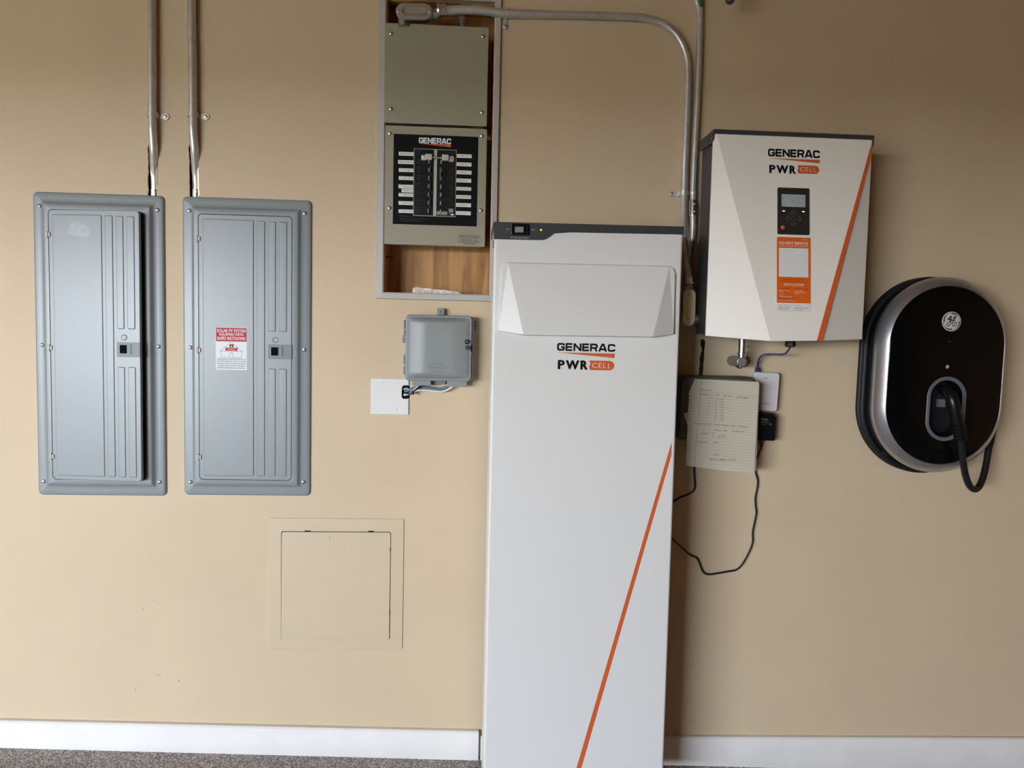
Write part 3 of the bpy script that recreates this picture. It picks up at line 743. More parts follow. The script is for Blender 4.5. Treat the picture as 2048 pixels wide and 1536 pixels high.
bm = B(); L = (q1-q0).length; lathe(bm, q0, q1-q0, [(.0118, 0), (.0122, .002), (.0122, L*.46), (.0128, L*.47), (.0128, L*.53), (.0122, L*.54), (.0122, L-.002), (.0118, L)], 18)
cpl = obj('coupling', bm, m_zinc, cB)
for k in (.25, .75):
    p = q0.lerp(q1, k); screw(cB, (p.x+.002, p.y-.0115, p.z), .0036, .003)
q = on(cB, W(1399.5, 27, -.014)); bm = B(); rs = []
def wraplabel(z0, z1, rr, m_, nm):
    bm = B(); rs = []
    a = on(cB, W(1399.5-(z0-20)*.01, z0, -.014)); b = on(cB, W(1399.3-(z1-20)*.01, z1, -.014))
    n = 8; va = []; vb = []
    for k in range(n+1):
        th = R(-120+85*k/n); o_ = Vector((math.cos(th)*rr, math.sin(th)*rr, 0)); va.append(bm.verts.new(a+o_)); vb.append(bm.verts.new(b+o_))
    for k in range(n): bm.faces.new((va[k], va[k+1], vb[k+1], vb[k]))
    return obj(nm, bm, m_, cB)
wraplabel(-6, 15, r2+.0005, m_green, 'green_sticker'); wraplabel(17, 37, r2+.0005, m_frame, 'white_sticker')
strap('one-hole strap on the thick conduit above the white cabinet', W(1368, 386, -.024), cr_, -1)
c = W(1386, 386, -.020)
t = thing('conduit_clamp', 'narrow clamp band around the thinner conduit, level with the strap', 'conduit clamp', c)
obj('clamp_band', lathe(B(), (0, 0, -.005), (0, 0, 1), [(.0112, 0), (.0118, .001), (.0118, .009), (.0112, .010)], 20), m_emt, t)
# corrugated flexible conduit behind the top run
c0 = W(922, 30, .03); c1 = W(926, 54, .03); t = thing('flexible_conduit', 'short corrugated grey flexible conduit dropping behind the blank box', 'flexible conduit', c1)
bm = B(); prof = []; L = .075
for k in range(31): prof.append((.0075+.0016*(k % 2), L*k/30))
lathe(bm, (0, 0, -.02), (-.1, 0, 1), prof, 16); obj('hose', bm, m_cast, t)
# beige covered conduit body beside the wall unit
c = W(1378.5, 615, -.110); t = thing('conduit_fitting', 'upright oval conduit body with cream cover beside the white cabinet', 'conduit body', c, (0, -R(90), 0))
Wc2, Hc2 = .111, .0375
obj('body', lof(B(), oval(Wc2*.92, Hc2*.84), [(.008, .04), (.002, .034), (0, .01), (0, .002)]), m_cast, t, angle=50)
cv = lb_cover(t, Wc2, Hc2, m_beige, None)
for s in (-1, 1): screw(cv, (s*Wc2*.445, -.0018, 0), .0042, .002)
obj('hub', lathe(B(), (-Wc2*.30, .016, -Hc2*.3), (0, 0, -1), [(.014, 0), (.014, .016), (.0155, .017), (.0155, .026)]), m_cast, t)
obj('hub', lathe(B(), (Wc2*.44, .016, 0), (1, 0, 0), [(.0165, 0), (.0165, .014)]), m_cast, t)

# ------------------------------------------------------------------ telecom box, wall plate and cables
c = W(876, 695, -.06); t = thing('utility_box', 'small grey plastic telecom box with rounded cover under the recess', 'utility box', Vector((c.x, 0, c.z)))
x0, x1, z0, z1 = r4(t, (810, 627), (943, 633), (943, 763), (810, 762), -.062)
bm = B(); slab(bm, rrect(x0-.001, x1+.006, z0-.001, z1-.003, .012), 0, -.044, .003); obj('back_case', bm, m_tel2, t)
# cover: shallow barrel bulge made from rings with curved front
nx, nz = 36, 44; ou = rrect(x0, x1, z0, z1, .013, 6)
bm = B(); rings(bm, [ring_at(ou, -.043), ring_at(ou, -.050), ring_at(ou, -.052, .0015), ring_at(ou, -.0525, .005)], False, True)
gx0, gx1, gz0, gz1 = x0+.006, x1-.006, z0+.007, z1-.007
grid = []
for i in range(nx+1):
    row = []
    u = i/nx
    prof_x = min(1, u/.32) if u < .32 else (1 if u < .70 else max(0, (1-u)/.30)); bul = .016*math.sin(prof_x*math.pi/2)
    for j in range(nz+1):
        v = j/nz; e = min(v, 1-v)/.09; e = min(1, e); e2 = min(u, 1-u)/.025; e2 = min(1, e2)
        row.append(bm.verts.new((gx0+(gx1-gx0)*u, -.0522-(.002+bul)*math.sin(e*math.pi/2)*math.sin(e2*math.pi/2), gz0+(gz1-gz0)*v)))
    grid.append(row)
for i in range(nx):
    for j in range(nz): bm.faces.new((grid[i][j], grid[i+1][j], grid[i+1][j+1], grid[i][j+1]))
obj('cover', bm, m_tel, t, angle=50)
def tab(px0, py0, px1, py1, y0, y1, hole=True):
    q = rc(t, px0, py0, px1, py1, (y0+y1)/2); bm = B(); slab(bm, rrect(*q, .003, 3), y0, y1, .001); o = obj('mounting_tab', bm, m_tel, t)
    if hole: screw(o, ((q[0]+q[1])/2, y1, (q[2]+q[3])/2), .0038, .0016, m_latch, name='mounting_screw')
tab(874, 616.5, 888.5, 630, 0, -.020); tab(943, 642, 953, 660, 0, -.010); tab(804.5, 671, 813, 686, 0, -.012)
for q in ((807.5, 640, 812, 658), (807.5, 660, 812, 672), (807, 709, 812, 729), (807, 732, 812, 749)):
    k = rc(t, *q, -.048); obj('hinge', bbox(B(), k[0], k[1], -.043, -.052, k[2], k[3], .0015), m_tel2, t)
for q, rr in (((934, 683.5), .0070), ((934.5, 695.5), .0058)):
    p = P(t, *q, -.056); bm = B(); lathe(bm, (p.x, -.055, p.z), (0, -1, 0), [(rr, 0), (rr, .0075), (rr*.8, .008), (rr*.65, .006)], 20); o = obj('screw_socket', bm, m_black, t)
    screw(o, (p.x, -.061, p.z), rr*.5, .002, m_latch, name='lock_screw')
q = rc(t, 941, 690, 944.5, 703, -.053); obj('lock_hasp', box(B(), q[0], q[1], -.042, -.054, q[2], q[3]), m_black, t)
q = rc(t, 934, 706, 943, 713, -.0525); bm = B(); slab(bm, rrect(*q, .002, 3), -.051, -.0535, .0008); obj('thumb_notch', bm, m_tel2, t)
q = rc(t, 824, 758, 862, 771, -.035); obj('cable_entry', slab(B(), rrect(q[0], q[1], q[2], q[3]+.004, .005, 3), -.005, -.042, .002), m_tel, t)
q = rc(t, 894, 758, 934, 773, -.035); obj('cable_entry', slab(B(), rrect(q[0], q[1], q[2], q[3]+.004, .005, 3), -.005, -.042, .002), m_tel, t)
q = rc(t, 866, 760, 891, 769, -.02); obj('mounting_tab', slab(B(), rrect(q[0], q[1], q[2], q[3], .002, 2), 0, -.02, .001), m_tel2, t)
bm = B(); text(bm, 'NETWORK', rc(t, 862, 726, 889, 730, -.0704), -.0706, 0); text(bm, 'INTERFACE', rc(t, 860, 733, 895, 738, -.0704), -.0706, 0); text(bm, 'DEVICE', rc(t, 865, 741, 887, 745, -.0704), -.0706, 0)
q = rc(t, 888, 650, 903, 658, -.0706); stroke(bm, [(q[0], q[2]), ((q[0]+q[1])/2, q[3]), (q[1], q[3]), ((q[0]+q[1])/2, q[2]), (q[0], q[2])], .0009, -.0706)
stroke(bm, [(q[0]-.045, q[2]-.004), (q[0]-.012, q[2]-.006)], .0008, -.0706)
flat('embossed_lettering', bm, m_tel2, t)

c = W(780, 792, 0); t = thing('blank_wall_plate', 'white blank two-gang wall plate with a cable notch at its right edge', 'wall plate', Vector((c.x, 0, c.z)))
x0, x1, z0, z1 = r4(t, (743, 755), (818, 758), (818, 830), (741, 828), 0)
nx0 = rc(t, 805, 771, 818, 797, 0); 
base = [(x1, z1), (x0, z1), (x0, z0), (x1, z0), (x1, nx0[2]), (nx0[0]+.005, nx0[2]), (nx0[0], nx0[2]+.005), (nx0[0], nx0[3]-.005), (nx0[0]+.005, nx0[3]), (x1, nx0[3])]
bm = B(); lof(bm, base, [(0, 0), (0, -.003), (.0010, -.0050), (.0018, -.0056)])
bmesh.ops.triangulate(bm, faces=[f for f in bm.faces if len(f.verts) > 4])
pl = obj('plate', bm, m_plate, t)
for q in ((764, 766), (793, 766), (764, 817), (793, 818)):
    p = P(t, *q, -.006); screw(t, (p.x, -.0056, p.z), .0033, .0012, m_plate, ang=1.2)
obj('wall_hole', slab(B(), rrect(nx0[0]+.0005, x1+.002, nx0[2]+.0005, nx0[3]-.0005, .003, 3), -.0002, -.0008), m_dark, t)
def cable(name, label, cat, pts, r_, m_, sm=6, group=None, n=10):
    t = thing(name, label, cat, Vector(pts[0]), (0, 0, 0), group); b = Vector(pts[0])
    obj('jacket', tube(B(), [Vector(p)-b for p in pts], r_, n, True, sm), m_, t, angle=60); return t
G = 'cables from the telecom box to the wall plate'
cable('cable', 'white cable sagging from the telecom box to the wall plate notch', 'cable', [W(808, 790, -.004), W(816, 788, -.012), W(826, 783, -.018), W(840, 780.5, -.019), W(860, 781, -.018), W(880, 783, -.018), W(893, 780.5, -.020), W(903, 774, -.025), W(908, 768, -.024)], .0032, m_wcable, group=G)
cable('cable', 'slate blue cable above the white cable, under the telecom box', 'cable', [W(810, 784, -.004), W(822, 778.5, -.010), W(838, 774, -.009), W(856, 775.5, -.008), W(878, 778, -.008), W(892, 774.5, -.011), W(904, 768.5, -.018), W(912, 764, -.024)], .0045, m_slate, group=G)
cable('cable', 'black cable rising steeply from the wall plate notch into the telecom box', 'cable', [W(808, 786, -.003), W(818, 786, -.016), W(829, 780, -.022), W(838, 773, -.024), W(846, 765, -.026)], .0036, m_blackm, group=G)
cable('cable', 'thin pale cable lying on the black cable beside the wall plate', 'cable', [W(809, 788, -.006), W(820, 785, -.020), W(829, 778, -.026), W(838, 770, -.028), W(842, 765, -.028)], .0016, m_wcable, group=G)
cable('cable', 'light blue wire end curled inside the wall plate notch', 'cable', [W(808, 779, -.002), W(812, 777, -.008), W(818, 779, -.010), W(823, 781, -.012)], .0028, m_lblue, group=G)
c = W(826, 784, -.020); t = thing('cable_tie', 'small black tie around the cables beside the wall plate', 'cable tie', c)
obj('tie_band', lathe(B(), (-.002, 0, -.002), (1, 0, .5), [(.0075, 0), (.0082, .0005), (.0082, .003), (.0075, .0035)], 16), m_black, t)

# ------------------------------------------------------------------ access panel
c = W(672, 1168, 0); t = thing('access_hatch', 'square wall-coloured plastic access panel low on the wall', 'access panel', Vector((c.x, 0, c.z)))
x0, x1, z0, z1 = r4(t, (538.5, 1036), (808, 1037), (805, 1299), (536, 1298), 0)
dx0, dx1, dz0, dz1 = r4(t, (564, 1062), (782, 1064), (779, 1278), (562.5, 1277), 0)
bm = B(); o = rrect(x0, x1, z0, z1, .005, 4); i_ = rrect(dx0-.001, dx1+.001, dz0-.001, dz1+.001, .006, 4)
rings(bm, [ring_at(o, 0), ring_at(o, -.0022), ring_at(o, -.0032, .001), ring_at(i_, -.0036), ring_at(i_, -.0001, .0001)], False, False)
obj('frame', bm, m_access, t)
obj('recess', slab(B(), i_, -.0001, -.0004), m_dark, t)
bm = B(); dd = rrect(dx0+.0008, dx1-.0008, dz0+.0008, dz1-.0012, .006, 4)
slab(bm, dd, -.0004, -.0040, .0008)
dr = obj('door', bm, m_access, t); dr.rotation_euler = (0, 0, 0)
# the lower edge bows outwards a little
me = dr.data
for v in me.vertices:
    k = max(0, (dz0+.10-v.co.z)/.10); v.co.y -= .0045*k*k*(1 if v.co.y < -.001 else .6)
for px_, py_, w_, h_ in ((615, 1062, 12, 1.6), (742, 1062.5, 11, 1.6), (564.5, 1110, 1.4, 9), (563.5, 1237, 1.6, 9), (780.5, 1100, 1.6, 8), (779.5, 1225, 1.8, 10)):
    q = rc(t, px_-w_/2, py_-h_/2, px_+w_/2, py_+h_/2, -.0045); obj('latch_slot', slab(B(), rrect(*q, .0004, 1), -.0030, -.0046), m_dark, t)
bm = B()
for px_, py_, a, b in ((715, 1135, 1.2, 5), (632, 1128, 2, 1.2), (661, 1130, 1.5, 1), (591, 1201, .9, 1.2), (618, 1198, 1.5, .9), (690, 1112, .6, .6)):
    q = P(t, px_, py_, -.0042); poly(bm, [(q.x+math.cos(k)*a*.0014, q.z+math.sin(k)*b*.0014) for k in [j*math.pi/4 for j in range(8)]], -.0046)
flat('paint_chips', bm, mat('chip_pale', (.78, .73, .62), .6), dr)
bm = B()
for px_, py_, a, b in ((660, 1077, .5, 3.2), (689, 1094, .9, .8), (694, 1157, 1.0, .9), (617, 1197, .9, .6)):
    q = P(t, px_, py_, -.0042); poly(bm, [(q.x+math.cos(k)*a*.0016, q.z+math.sin(k)*b*.0016) for k in [j*math.pi/4 for j in range(8)]], -.0047)
flat('paint_nicks', bm, m_tel2, dr)

# ------------------------------------------------------------------ tall battery cabinet
FYB = -.256
c = W(1150, 1500, FYB); zfl = fz(.3)
t = thing('battery_cabinet', 'tall white freestanding battery cabinet with orange diagonal stripe and charcoal top band', 'battery cabinet', Vector((c.x, 0, zfl)), (-R(.0), 0, 0))
bc = t
x0, x1, _z0, z1 = r4(t, (989.5, 478), (1362.5, 488), (1330.5, 1536), (965.5, 1536), FYB)
ztop = (P(t, 989, 443.5, FYB).z+P(t, 1366, 452.5, FYB).z)/2
bm = B(); pl_ = []
rr = .007
def hprof(z, ins=0.0):
    a, b = x0+ins, x1-ins; r_ = rr; o = [(a, -.075, z), ]
    pts_ = [(b, -.075, z)]
    for k in range(6): th = R(90*k/5); pts_.append((b-r_+r_*math.cos(th), FYB+r_-r_*math.sin(th)+0, z))
    for k in range(6): th = R(90+90*k/5); pts_.append((a+r_+r_*math.cos(th), FYB+r_-r_*math.sin(th), z))
    pts_.append((a, -.075, z)); return pts_
rings(bm, [hprof(.012), hprof(ztop-.012)])
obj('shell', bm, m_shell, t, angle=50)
obj('back_chassis', box(B(), x0+.003, x1-.003, -.018, -.0755, .0, ztop-.01), m_char, t)
# charcoal cap with the dropped switch bay
capo = [(1368.5, 453), (988, 443.5), (988, 478), (1078, 480), (1090, 479), (1100, 473), (1108, 466.5), (1118, 464.2), (1140, 464.5), (1368, 469)]
pt = [P(t, *q, FYB-.0035) for q in capo]; pt = [(p.x, p.z) for p in pt]
bm = B(); lof(bm, pt, [(0, FYB+.02), (0, FYB-.0035)]); bmesh.ops.triangulate(bm, faces=[f for f in bm.faces if len(f.verts) > 4])
cap = obj('top_cap', bm, m_char, t, smooth=False)
obj('lid', box(B(), x0-.002, x1+.006, -.03, FYB+.02, ztop-.022, ztop), m_char, t)
y = FYB-.0035
q = rc(t, 1021.5, 448, 1057.5, 470.5, y)
sw = obj('disconnect_switch', lof(B(), rrect(*q, .002, 3), [(0, y), (0, y-.005), (.0015, y-.006), (.004, y-.006), (.005, y-.001)]), m_black, t)
q = rc(t, 1030, 453.5, 1047, 465, y-.006); bm = B()
rs = [[(q[0], y-.002, q[2]), (q[0], y-.002, q[3]), (q[0]+.0001, y-.0045, q[3]), (q[0]+.0001, y-.0045, q[2])], [(q[1], y-.002, q[2]), (q[1], y-.002, q[3]), (q[1], y-.010, q[3]), (q[1], y-.010, q[2])]]
rings(bm, rs); obj('rocker', bm, mat('rocker_plastic', (.06, .06, .06), .25), sw)
bm = B(); text(bm, 'ON', rc(t, 1013, 456.5, 1018.5, 460, y), y-.0003); text(bm, 'OFF', rc(t, 1062, 458, 1069.7, 461.5, y), y-.0003); text(bm, 'BATTERY DISCONNECT', rc(t, 1021, 474, 1058, 477, y), y-.0003, .005)
flat('lettering', bm, m_lgrey, cap)
p = P(t, 1082, 460, y); bm = B(); lathe(bm, (p.x, y, p.z), (0, -1, 0), [(.0044, 0), (.0044, .0008), (.0030, .0009)], 20); l_ = obj('indicator_bezel', bm, m_black, t)
bm = B(); lathe(bm, (p.x, y-.0006, p.z), (0, -1, 0), [(.0026, 0), (.0026, .0012), (.0015, .0022), (.0001, .0024)], 16); obj('indicator_light', bm, m_led, l_)
# raised front cover, a wedge that stands proud at its foot
yo = FYB
def bp(px_, py_, dy): return tuple(P(t, px_, py_, yo+dy))
A0 = [bp(1010, 525.5, .0), bp(1002, 532, 0), bp(1000, 544, 0)]
outer = [bp(1014, 524, 0), bp(1004.5, 528.5, 0), bp(999.8, 540, 0), bp(996.5, 662, 0), bp(1047, 671, 0), bp(1305, 675, 0), bp(1347.5, 669, 0), bp(1353.8, 550, 0), bp(1350, 538, 0), bp(1341, 531.5, 0)]
front = [bp(1016, 526.5, -.006), bp(1012, 528, -.006), bp(1004.5, 535, -.006), bp(997, 661.5, -.012), bp(1047, 669.5, -.040), bp(1306, 673.5, -.040), bp(1347.5, 668, -.012), bp(1350, 545, -.006), bp(1345, 536, -.006), bp(1339, 533.5, -.006)]
bm = B(); ov = [bm.verts.new(p) for p in outer]; fv = [bm.verts.new(p) for p in front]
for i in range(10): j = (i+1) % 10; bm.faces.new((ov[i], ov[j], fv[j], fv[i]))
bm.faces.new((fv[0], fv[4], fv[5], fv[9])); bm.faces.new((fv[0], fv[1], fv[2], fv[3], fv[4])); bm.faces.new((fv[9], fv[5], fv[6], fv[7], fv[8]))
bmesh.ops.triangulate(bm, faces=[f for f in bm.faces if len(f.verts) > 4])
bmesh.ops.recalc_face_normals(bm, faces=bm.faces[:])
bmesh.ops.bevel(bm, geom=[e for e in bm.edges if (e.verts[0] in fv and e.verts[1] in fv and len(e.link_faces) == 2 and e.calc_face_angle(0) > R(6))], offset=.0018, segments=3, affect='EDGES', profile=.5)
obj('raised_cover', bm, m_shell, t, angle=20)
y = FYB-.0006
logo(t, ((1114.5, 687, 1230.5, 702.5), (1113.5, 706, 1229.5, 715), (1115.5, 720.5, 1175.5, 739), (1178.5, 721.5, 1228.5, 740.5)), y, t)
y = FYB-.0005
pp = [P(t, *q, y) for q in ((1343.2, 884), (1342.6, 911), (1162.6, 1536))]; qq = [P(t, *q, y) for q in ((1153, 1536),)]
ratio = lambda a, b, z: a+(b-a)*((a.z-z)/(a.z-b.z))
e1 = ratio(pp[1], pp[2], .014); e2 = ratio(pp[0], qq[0], .014)
bm = B(); poly(bm, [(pp[0].x, pp[0].z), (pp[1].x, pp[1].z), (e1.x, e1.z), (e2.x, e2.z)], y); flat('stripe', bm, m_orange, t)
bm = B(); q = P(t, 987.3, 487, FYB+.02); bbox(bm, x0-.002, x0+.002, FYB+.012, FYB+.03, q.z-.012, q.z+.008, .001); obj('side_clip', bm, m_black, t)

# ------------------------------------------------------------------ wall-mounted inverter
FYI = -.195
c = W(1578, 475, FYI); t = thing('inverter', 'white wall-mounted inverter with charcoal lid, display and orange stripe', 'inverter', Vector((c.x, 0, c.z))); iv = t
def ip(px_, py_, y): return tuple(P(t, px_, py_, y))
TLc, TRc = ip(1427, 266, FYI), ip(1747, 277, FYI)
zt = (TLc[2]+TRc[2])/2; zb = (ip(1412, 671.5, FYI)[2]+ip(1723, 679, FYI)[2])/2
ix0 = (TLc[0]+ip(1412, 672, FYI)[0])/2; ix1 = (TRc[0]+ip(1723, 679.5, FYI)[0])/2
xl0, xl1 = ip(1433, 268, FYI)[0], ip(1541, 682, FYI-.062)[0]; xr0, xr1 = ip(1743.5, 285, FYI)[0], ip(1637, 681.5, FYI-.062)[0]
obj('case', bbox(B(), ix0+.004, ix1-.004, -.085, FYI+.004, zb+.006, zt-.004, .003), m_char, t)
obj('mounting_bracket', box(B(), ix0+.03, ix1-.03, -.0005, -.0855, zb+.02, zt-.02), m_char, t)
bm = B(); yc_ = FYI-.062
V3 = lambda x, y, z: bm.verts.new((x, y, z))
f = [V3(ix0, FYI, zt), V3(xl0, FYI, zt), V3(xr0, FYI, zt), V3(ix1, FYI, zt), V3(ix1, FYI, zb), V3(xr1, yc_, ip(1637, 681.5, yc_)[2]), V3(xl1, yc_, ip(1541, 682.5, yc_)[2]), V3(ix0, FYI, zb)]
bk = [V3(v.co.x, FYI+.007, v.co.z) for v in f]
bm.faces.new((f[1], f[2], f[5], f[6])); bm.faces.new((f[0], f[1], f[6], f[7])); bm.faces.new((f[2], f[3], f[4], f[5]))
for i in range(8): j = (i+1) % 8; bm.faces.new((f[i], f[j], bk[j], bk[i]))
bmesh.ops.recalc_face_normals(bm, faces=bm.faces[:])
bmesh.ops.bevel(bm, geom=[e for e in bm.edges if len(e.link_faces) == 2 and e.calc_face_angle(0) > R(50)], offset=.002, segments=3, affect='EDGES', profile=.5)
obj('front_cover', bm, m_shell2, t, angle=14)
n_c = 0
def ycov(x, z):   # front plane of the centre facet: leans out towards the foot
    k = (zt-z)/(zt-zb); return FYI+(yc_-FYI)*k
def onf(px_, py_, lift=.0006):
    y = FYI
    for _ in range(5): p = P(t, px_, py_, y-lift); y = ycov(p.x, p.z)
    return P(t, px_, py_, y-lift)
# sub frame lying on the leaning centre facet
tilt = math.atan((FYI-yc_)/(zt-zb))
FM = FR[t.name][0] @ Matrix.Translation((0, FYI, zt)) @ Matrix.Rotation(-tilt, 4, 'X')
def on_facet(o):
    o.matrix_parent_inverse = Matrix.Identity(4); o.location = (0, FYI, zt); o.rotation_euler = (tilt_s*tilt, 0, 0)
tilt_s = -1
# check the sign: a point at local -z must move to y < FYI
if (Matrix.Rotation(-tilt, 3, 'X') @ Vector((0, 0, -1))).y > 0:
    FM = FR[t.name][0] @ Matrix.Translation((0, FYI, zt)) @ Matrix.Rotation(tilt, 4, 'X'); tilt_s = 1
class _N: name = 'facet'
FR['facet'] = (FM, FM.inverted()); fc = _N()
def FO(o):
    o.location = (0, FYI, zt); o.rotation_euler = (tilt_s*tilt, 0, 0); return o
y = -.0006
bm = B(); g = rc(fc, 1536.5, 299, 1639.5, 314.5, y); FO(flat('lettering', generac(bm, g, y), m_ink, t))
s = rc(fc, 1537, 318, 1639.5, 325, y); FO(flat('swoosh', poly(B(), [(s[0], s[3]), (s[1], s[2]), (s[1], s[3])], y), m_orange, t))
FO(flat('lettering', pwr(B(), rc(fc, 1538.5, 330.5, 1592, 347, y), y), m_ink, t))
cq = rc(fc, 1595, 331, 1638.5, 347.5, y); h = cq[3]-cq[2]
pts = [(cq[0], cq[3]), (cq[0]+h*.12, cq[2]+h*.62), (cq[0]-h*.03, cq[2]+h*.38), (cq[0]+h*.10, cq[2])]+[(cq[1]-h/2+h/2*math.cos(R(-90+22.5*k)), (cq[2]+cq[3])/2+h/2*math.sin(R(-90+22.5*k))) for k in range(9)]
bd = FO(flat('badge', poly(B(), pts, y), m_orange, t))
flat('lettering', cell(B(), cq, y-.0003), m_paperl, bd)
# stripe along the right crease
a0, a1, b0, b1 = [P(fc, *q, y) for q in ((1742.5, 289), (1743.2, 308), (1645, 681.5), (1633.5, 681.5))]
FO(flat('stripe', poly(B(), [(a0.x, a0.z), (a1.x, a1.z), (b0.x, b0.z), (b1.x, b1.z)], y), m_orange, t))
# display
q = rc(fc, 1555.5, 375.5, 1619, 469, -.003); dsp = FO(obj('display_panel', slab(B(), rrect(*q, .004, 4), .0, -.003, .0008), mat('display_black', (.028, .026, .022), .3), t))
dw, dh = q[1]-q[0], q[3]-q[2]
def DQ(u0, v0, u1, v1): return (q[0]+u0*dw, q[0]+u1*dw, q[3]-v1*dh, q[3]-v0*dh)
def DP(u, v): return (q[0]+u*dw, q[3]-v*dh)
y = -.0034
obj('screen', slab(B(), rrect(*DQ(.12, .145, .87, .41), .002, 3), -.003, y), m_lcd, dsp)
bm = B(); text(bm, 'Net Consumption', DQ(.25, .17, .72, .20), y-.0002); text(bm, '1.0kW', DQ(.33, .225, .47, .25), y-.0002); text(bm, 'Discharging', DQ(.57, .225, .77, .25), y-.0002); text(bm, 'Battery', DQ(.23, .295, .40, .325), y-.0002); text(bm, 'Enabled', DQ(.60, .295, .77, .325), y-.0002)
for u, v in ((.165, .225), (.79, .225), (.165, .38), (.79, .38)): rect(bm, DQ(u-.02, v-.015, u+.03, v+.015), y-.0002)
stroke(bm, [DP(.46, .34), DP(.52, .27)], .0012, y-.0002); stroke(bm, [DP(.52, .34), DP(.46, .27)], .0012, y-.0002)
flat('screen_text', bm, m_lcdt, dsp)
for u in (.185, .805): obj('status_light', slab(B(), rrect(*DQ(u-.035, .497, u+.035, .513), .0005, 1), -.003, -.0038), m_ledw, dsp)
for pts_ in ([(.40, .565), (.49, .49), (.58, .57)], [(.34, .60), (.24, .665), (.34, .725)], [(.66, .60), (.76, .665), (.66, .725)], [(.40, .765), (.49, .835), (.58, .765)]):
    obj('arrow_button', stroke(B(), [DP(*z) for z in pts_], .0014, y, True), m_btn, dsp, smooth=False)
cxx, czz = DP(.49, .665)
obj('centre_button', stroke(B(), [(cxx+.0062*math.cos(2*math.pi*k/20), czz+.0062*math.sin(2*math.pi*k/20)) for k in range(20)], .0012, y, True), m_btn, dsp, smooth=False)
cxx, czz = DP(.155, .855)
obj('stop_button_rim', lathe(B(), (cxx, -.003, czz), (0, -1, 0), [(.0052, 0), (.0052, .0015), (.0042, .0020)], 20), m_pink, dsp)
obj('stop_button', lathe(B(), (cxx, -.0045, czz), (0, -1, 0), [(.0034, 0), (.0034, .0016), (.002, .0022), (.0001, .0023)], 20), m_redb, dsp)
bm = B(); text(bm, 'Generac', DQ(.78, .79, .90, .812), y); flat('lettering', bm, m_navy, dsp)
# orange sticker (the square code is left blank)
q = rc(fc, 1554, 474.5, 1621, 606, -.0012); st = FO(obj('instruction_sticker', slab(B(), rrect(*q, .0015, 2), .0, -.0012), m_or2, t, label='orange instruction sticker'))
q2 = rc(fc, 1553, 605, 1620.5, 623.5, -.0012); obj('sticker_footer', slab(B(), rrect(*q2, .0008, 1), .0, -.00115), m_paperl, st)
dw, dh = q[1]-q[0], q[3]-q[2]; y = -.0014
obj('blank_square', slab(B(), rrect(*DQ(.055, .165, .935, .605), .0008, 2), -.0012, -.0014), m_paperl, st)
bm = B(); text(bm, 'DO NOT REMOVE', DQ(.065, .068, .93, .112), y, .03); text(bm, 'UNTIL INSTALLATION IS COMPLETE', DQ(.07, .125, .92, .143), y, .004)
text(bm, 'REV 0001', DQ(.76, .025, .91, .038), y); text(bm, 'Generac.com/Startup', DQ(.20, .700, .80, .728), y, .012); rect(bm, DQ(.20, .733, .80, .737), y)
for s, u0, v0, u1 in (('Register the system', .06, .812, .37), ('at setup', .06, .838, .20), ('Phone', .085, .878, .21), ('Homeowner details', .085, .907, .45), ('Installer PIN', .53, .812, .76), ('Serial number and', .53, .836, .83), ('system', .53, .862, .66), ('Generac.com/Warranty', .055, .970, .54)):
    text(bm, s, DQ(u0, v0-.010, u1, v0+.007), y)
flat('lettering', bm, m_paperl, st, label='white lettering')
bm = B(); text(bm, 'SCAN FOR INSTALLATION', DQ(.18, .635, .82, .655), y); text(bm, 'GUIDE AND RESOURCES, OR VISIT', DQ(.08, .667, .93, .687), y)
text(bm, 'SUPPORT NUMBER', DQ(.06, .775, .39, .787), y, .02); text(bm, 'TECHNICAL HELP', DQ(.53, .778, .92, .790), y, .02); text(bm, 'REGISTRATION PAGE', DQ(.055, .926, .52, .938), y, .02)
flat('lettering', bm, mat('dark_red_print', (.20, .02, .01), .5), st)
dw2, dh2 = q2[1]-q2[0], q2[3]-q2[2]
def D2(u0, v0, u1, v1): return (q2[0]+u0*dw2, q2[0]+u1*dw2, q2[3]-v1*dh2, q2[3]-v0*dh2)
bm = B(); text(bm, 'SERIAL NUMBER', D2(.06, .50, .40, .62), y, .01); text(bm, 'REGISTRATION CODE', D2(.52, .52, .94, .64), y, .01); text(bm, '00FF0E 0A50B', D2(.06, .72, .33, .84), y); text(bm, '0F0A0 0A0B', D2(.52, .74, .75, .86), y); flat('lettering', bm, m_lcdt, st)
bm = B(); text(bm, 'System Registration Instructions', D2(.07, .25, .69, .37), y); flat('lettering', bm, m_orange, st)
# lid
bm = B()
lx0, lx1 = min(ip(1430.5, 264, FYI-.006)[0]-.002, ix0-.0015), ip(1749.5, 272, FYI-.006)[0]
zl = (ip(1430, 260.5, FYI-.006)[2]+ip(1749, 267.5, FYI-.006)[2])/2; zlb = zl-.0125
bbox(bm, lx0, lx1, -.072, FYI-.006, zlb, zl, .002)
for xx in (lx0, lx1-.003):
    rings(bm, [[(xa_, -.072, zlb-.020), (xa_, FYI+.006, zlb-.024), (xa_, FYI-.002, zlb-.016), (xa_, FYI-.004, zlb), (xa_, -.072, zlb)] for xa_ in (xx, xx+.003)])
lid = obj('lid', bm, m_char, t)
screw(lid, (lx0-.0005, FYI+.012, zlb-.010), .003, .001).rotation_euler = (0, 0, -R(90))
# cable gland under the case
p = P(t, 1580.5, 688, -.13); obj('cable_gland', lathe(B(), (p.x, -.13, zb+.01), (0, 0, -1), [(.015, 0), (.015, .024), (.017, .025), (.017, .034), (.012, .038)], 8), m_black, t)
